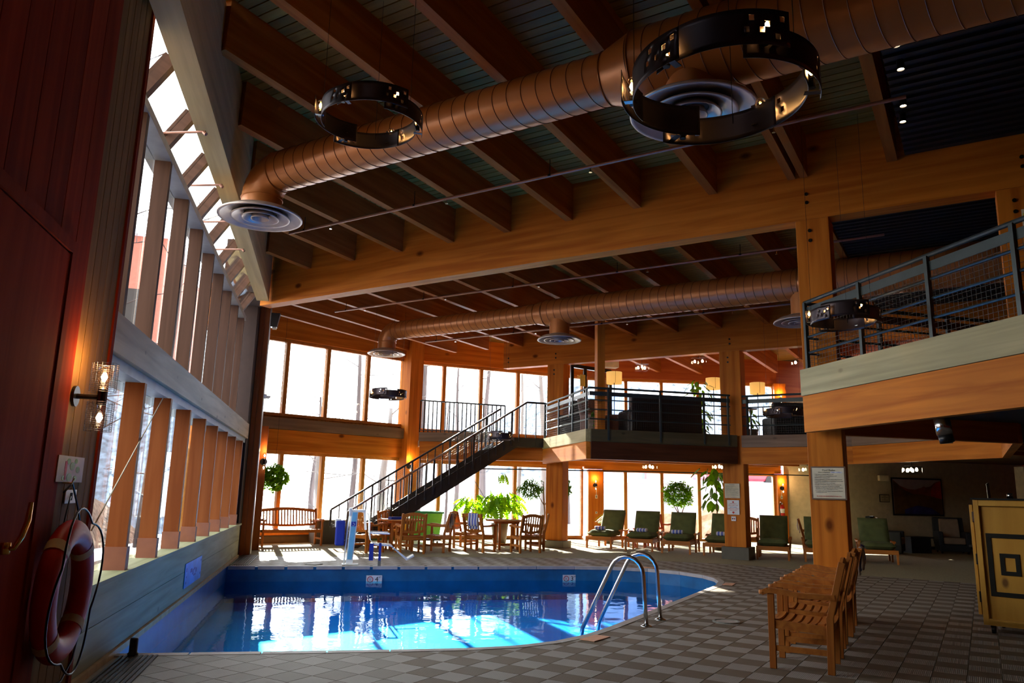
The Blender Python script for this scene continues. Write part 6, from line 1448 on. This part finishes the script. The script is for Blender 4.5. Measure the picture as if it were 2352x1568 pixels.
part('wall', MB().box(-3.4, -.4, -1, 3, 0, 6.8), plain('pale_blue_facade', (.22, .34, .60), .8), t); part('wall', MB().box(-.4, 3.2, -1.3, 3, 0, 6.8), plain('pale_red_facade', (.62, .22, .18), .8), t); part('roof', MB().box(-3.8, 3.6, -1.6, 3.4, 6.8, 7.1), M_SNOW, t)
for k in range(4): part('window', MB().box(-3 + k * 1.6, -2.3 + k * 1.6, -1.36, -1.28, 4.4, 5.6), M_BLACK, t)
t = thing('retaining_wall', 'grey retaining wall across the road behind the lounger windows', 'wall', (18.5, 33, -.2)); part('wall', MB().box(-6, 8, 0, .5, 0, 2.25), plain('grey_concrete', (.30, .29, .30), .8), t); part('snow_cap', MB().box(-6, 8, -.05, .6, 2.25, 2.42), M_SNOW, t, bevel=.05)
t = thing('parked_car', 'snow topped red car parked above the retaining wall', 'car', (20.3, 35.2, 2.0)); part('body', MB().box(-2.1, 2.1, -.9, .9, .3, .95), plain('car_red', (.45, .03, .05), .3), t, bevel=.12); part('cabin', MB().box(-1.2, 1.1, -.8, .8, .95, 1.45), M_BLACK, t, bevel=.15); part('snow', MB().box(-1.1, 1.0, -.7, .7, 1.45, 1.55), M_SNOW, t, bevel=.04)
for sx in (-1.3, 1.3): part('wheel', MB().tube([(sx, -.92, .32), (sx, -.7, .32)], .32, 16), M_BLACK, t)
t = thing('raised_terrace', 'terrace of ground carrying the parked car', 'ground', (18.5, 33.6, -.3)); part('fill', MB().box(-7, 12, 0, 9, 0, 2.3), M_SNOW, t)
for (x, y, r, lab) in ((12.3, 27.0, .8, 'large tan boulder outside the lounger windows'), (14.6, 27.4, 1.0, 'largest tan boulder outside the window right of the signed column'), (16.6, 28.3, .7, 'smaller tan boulder outside the right window')):
    bmm = bmesh.new(); bmesh.ops.create_icosphere(bmm, subdivisions=3, radius=r); rd = random.Random(int(x * 10))
    for v in bmm.verts: v.co *= 1 + .12 * math.sin(v.co.x * 4 + x) + .10 * math.sin(v.co.y * 5 + v.co.z * 4); v.co.z *= .8
    me = bpy.data.meshes.new('boulder'); bmm.to_mesh(me); bmm.free(); me.materials.append(plain('boulder_tan', (.50, .38, .25), .9, var=.3, bump=.5, bscale=8)); tag(put('boulder', me, None, (x, y, .25)), lab, 'rock')
single('red_lantern', MB().box(-.07, .07, -.07, .07, 0, .28).bar((0, 0, -.9), (0, 0, 0), .03, .03), M_REDP, 'small red lantern post standing in the snow', 'lantern', loc=(3.2, 28.8, .85))
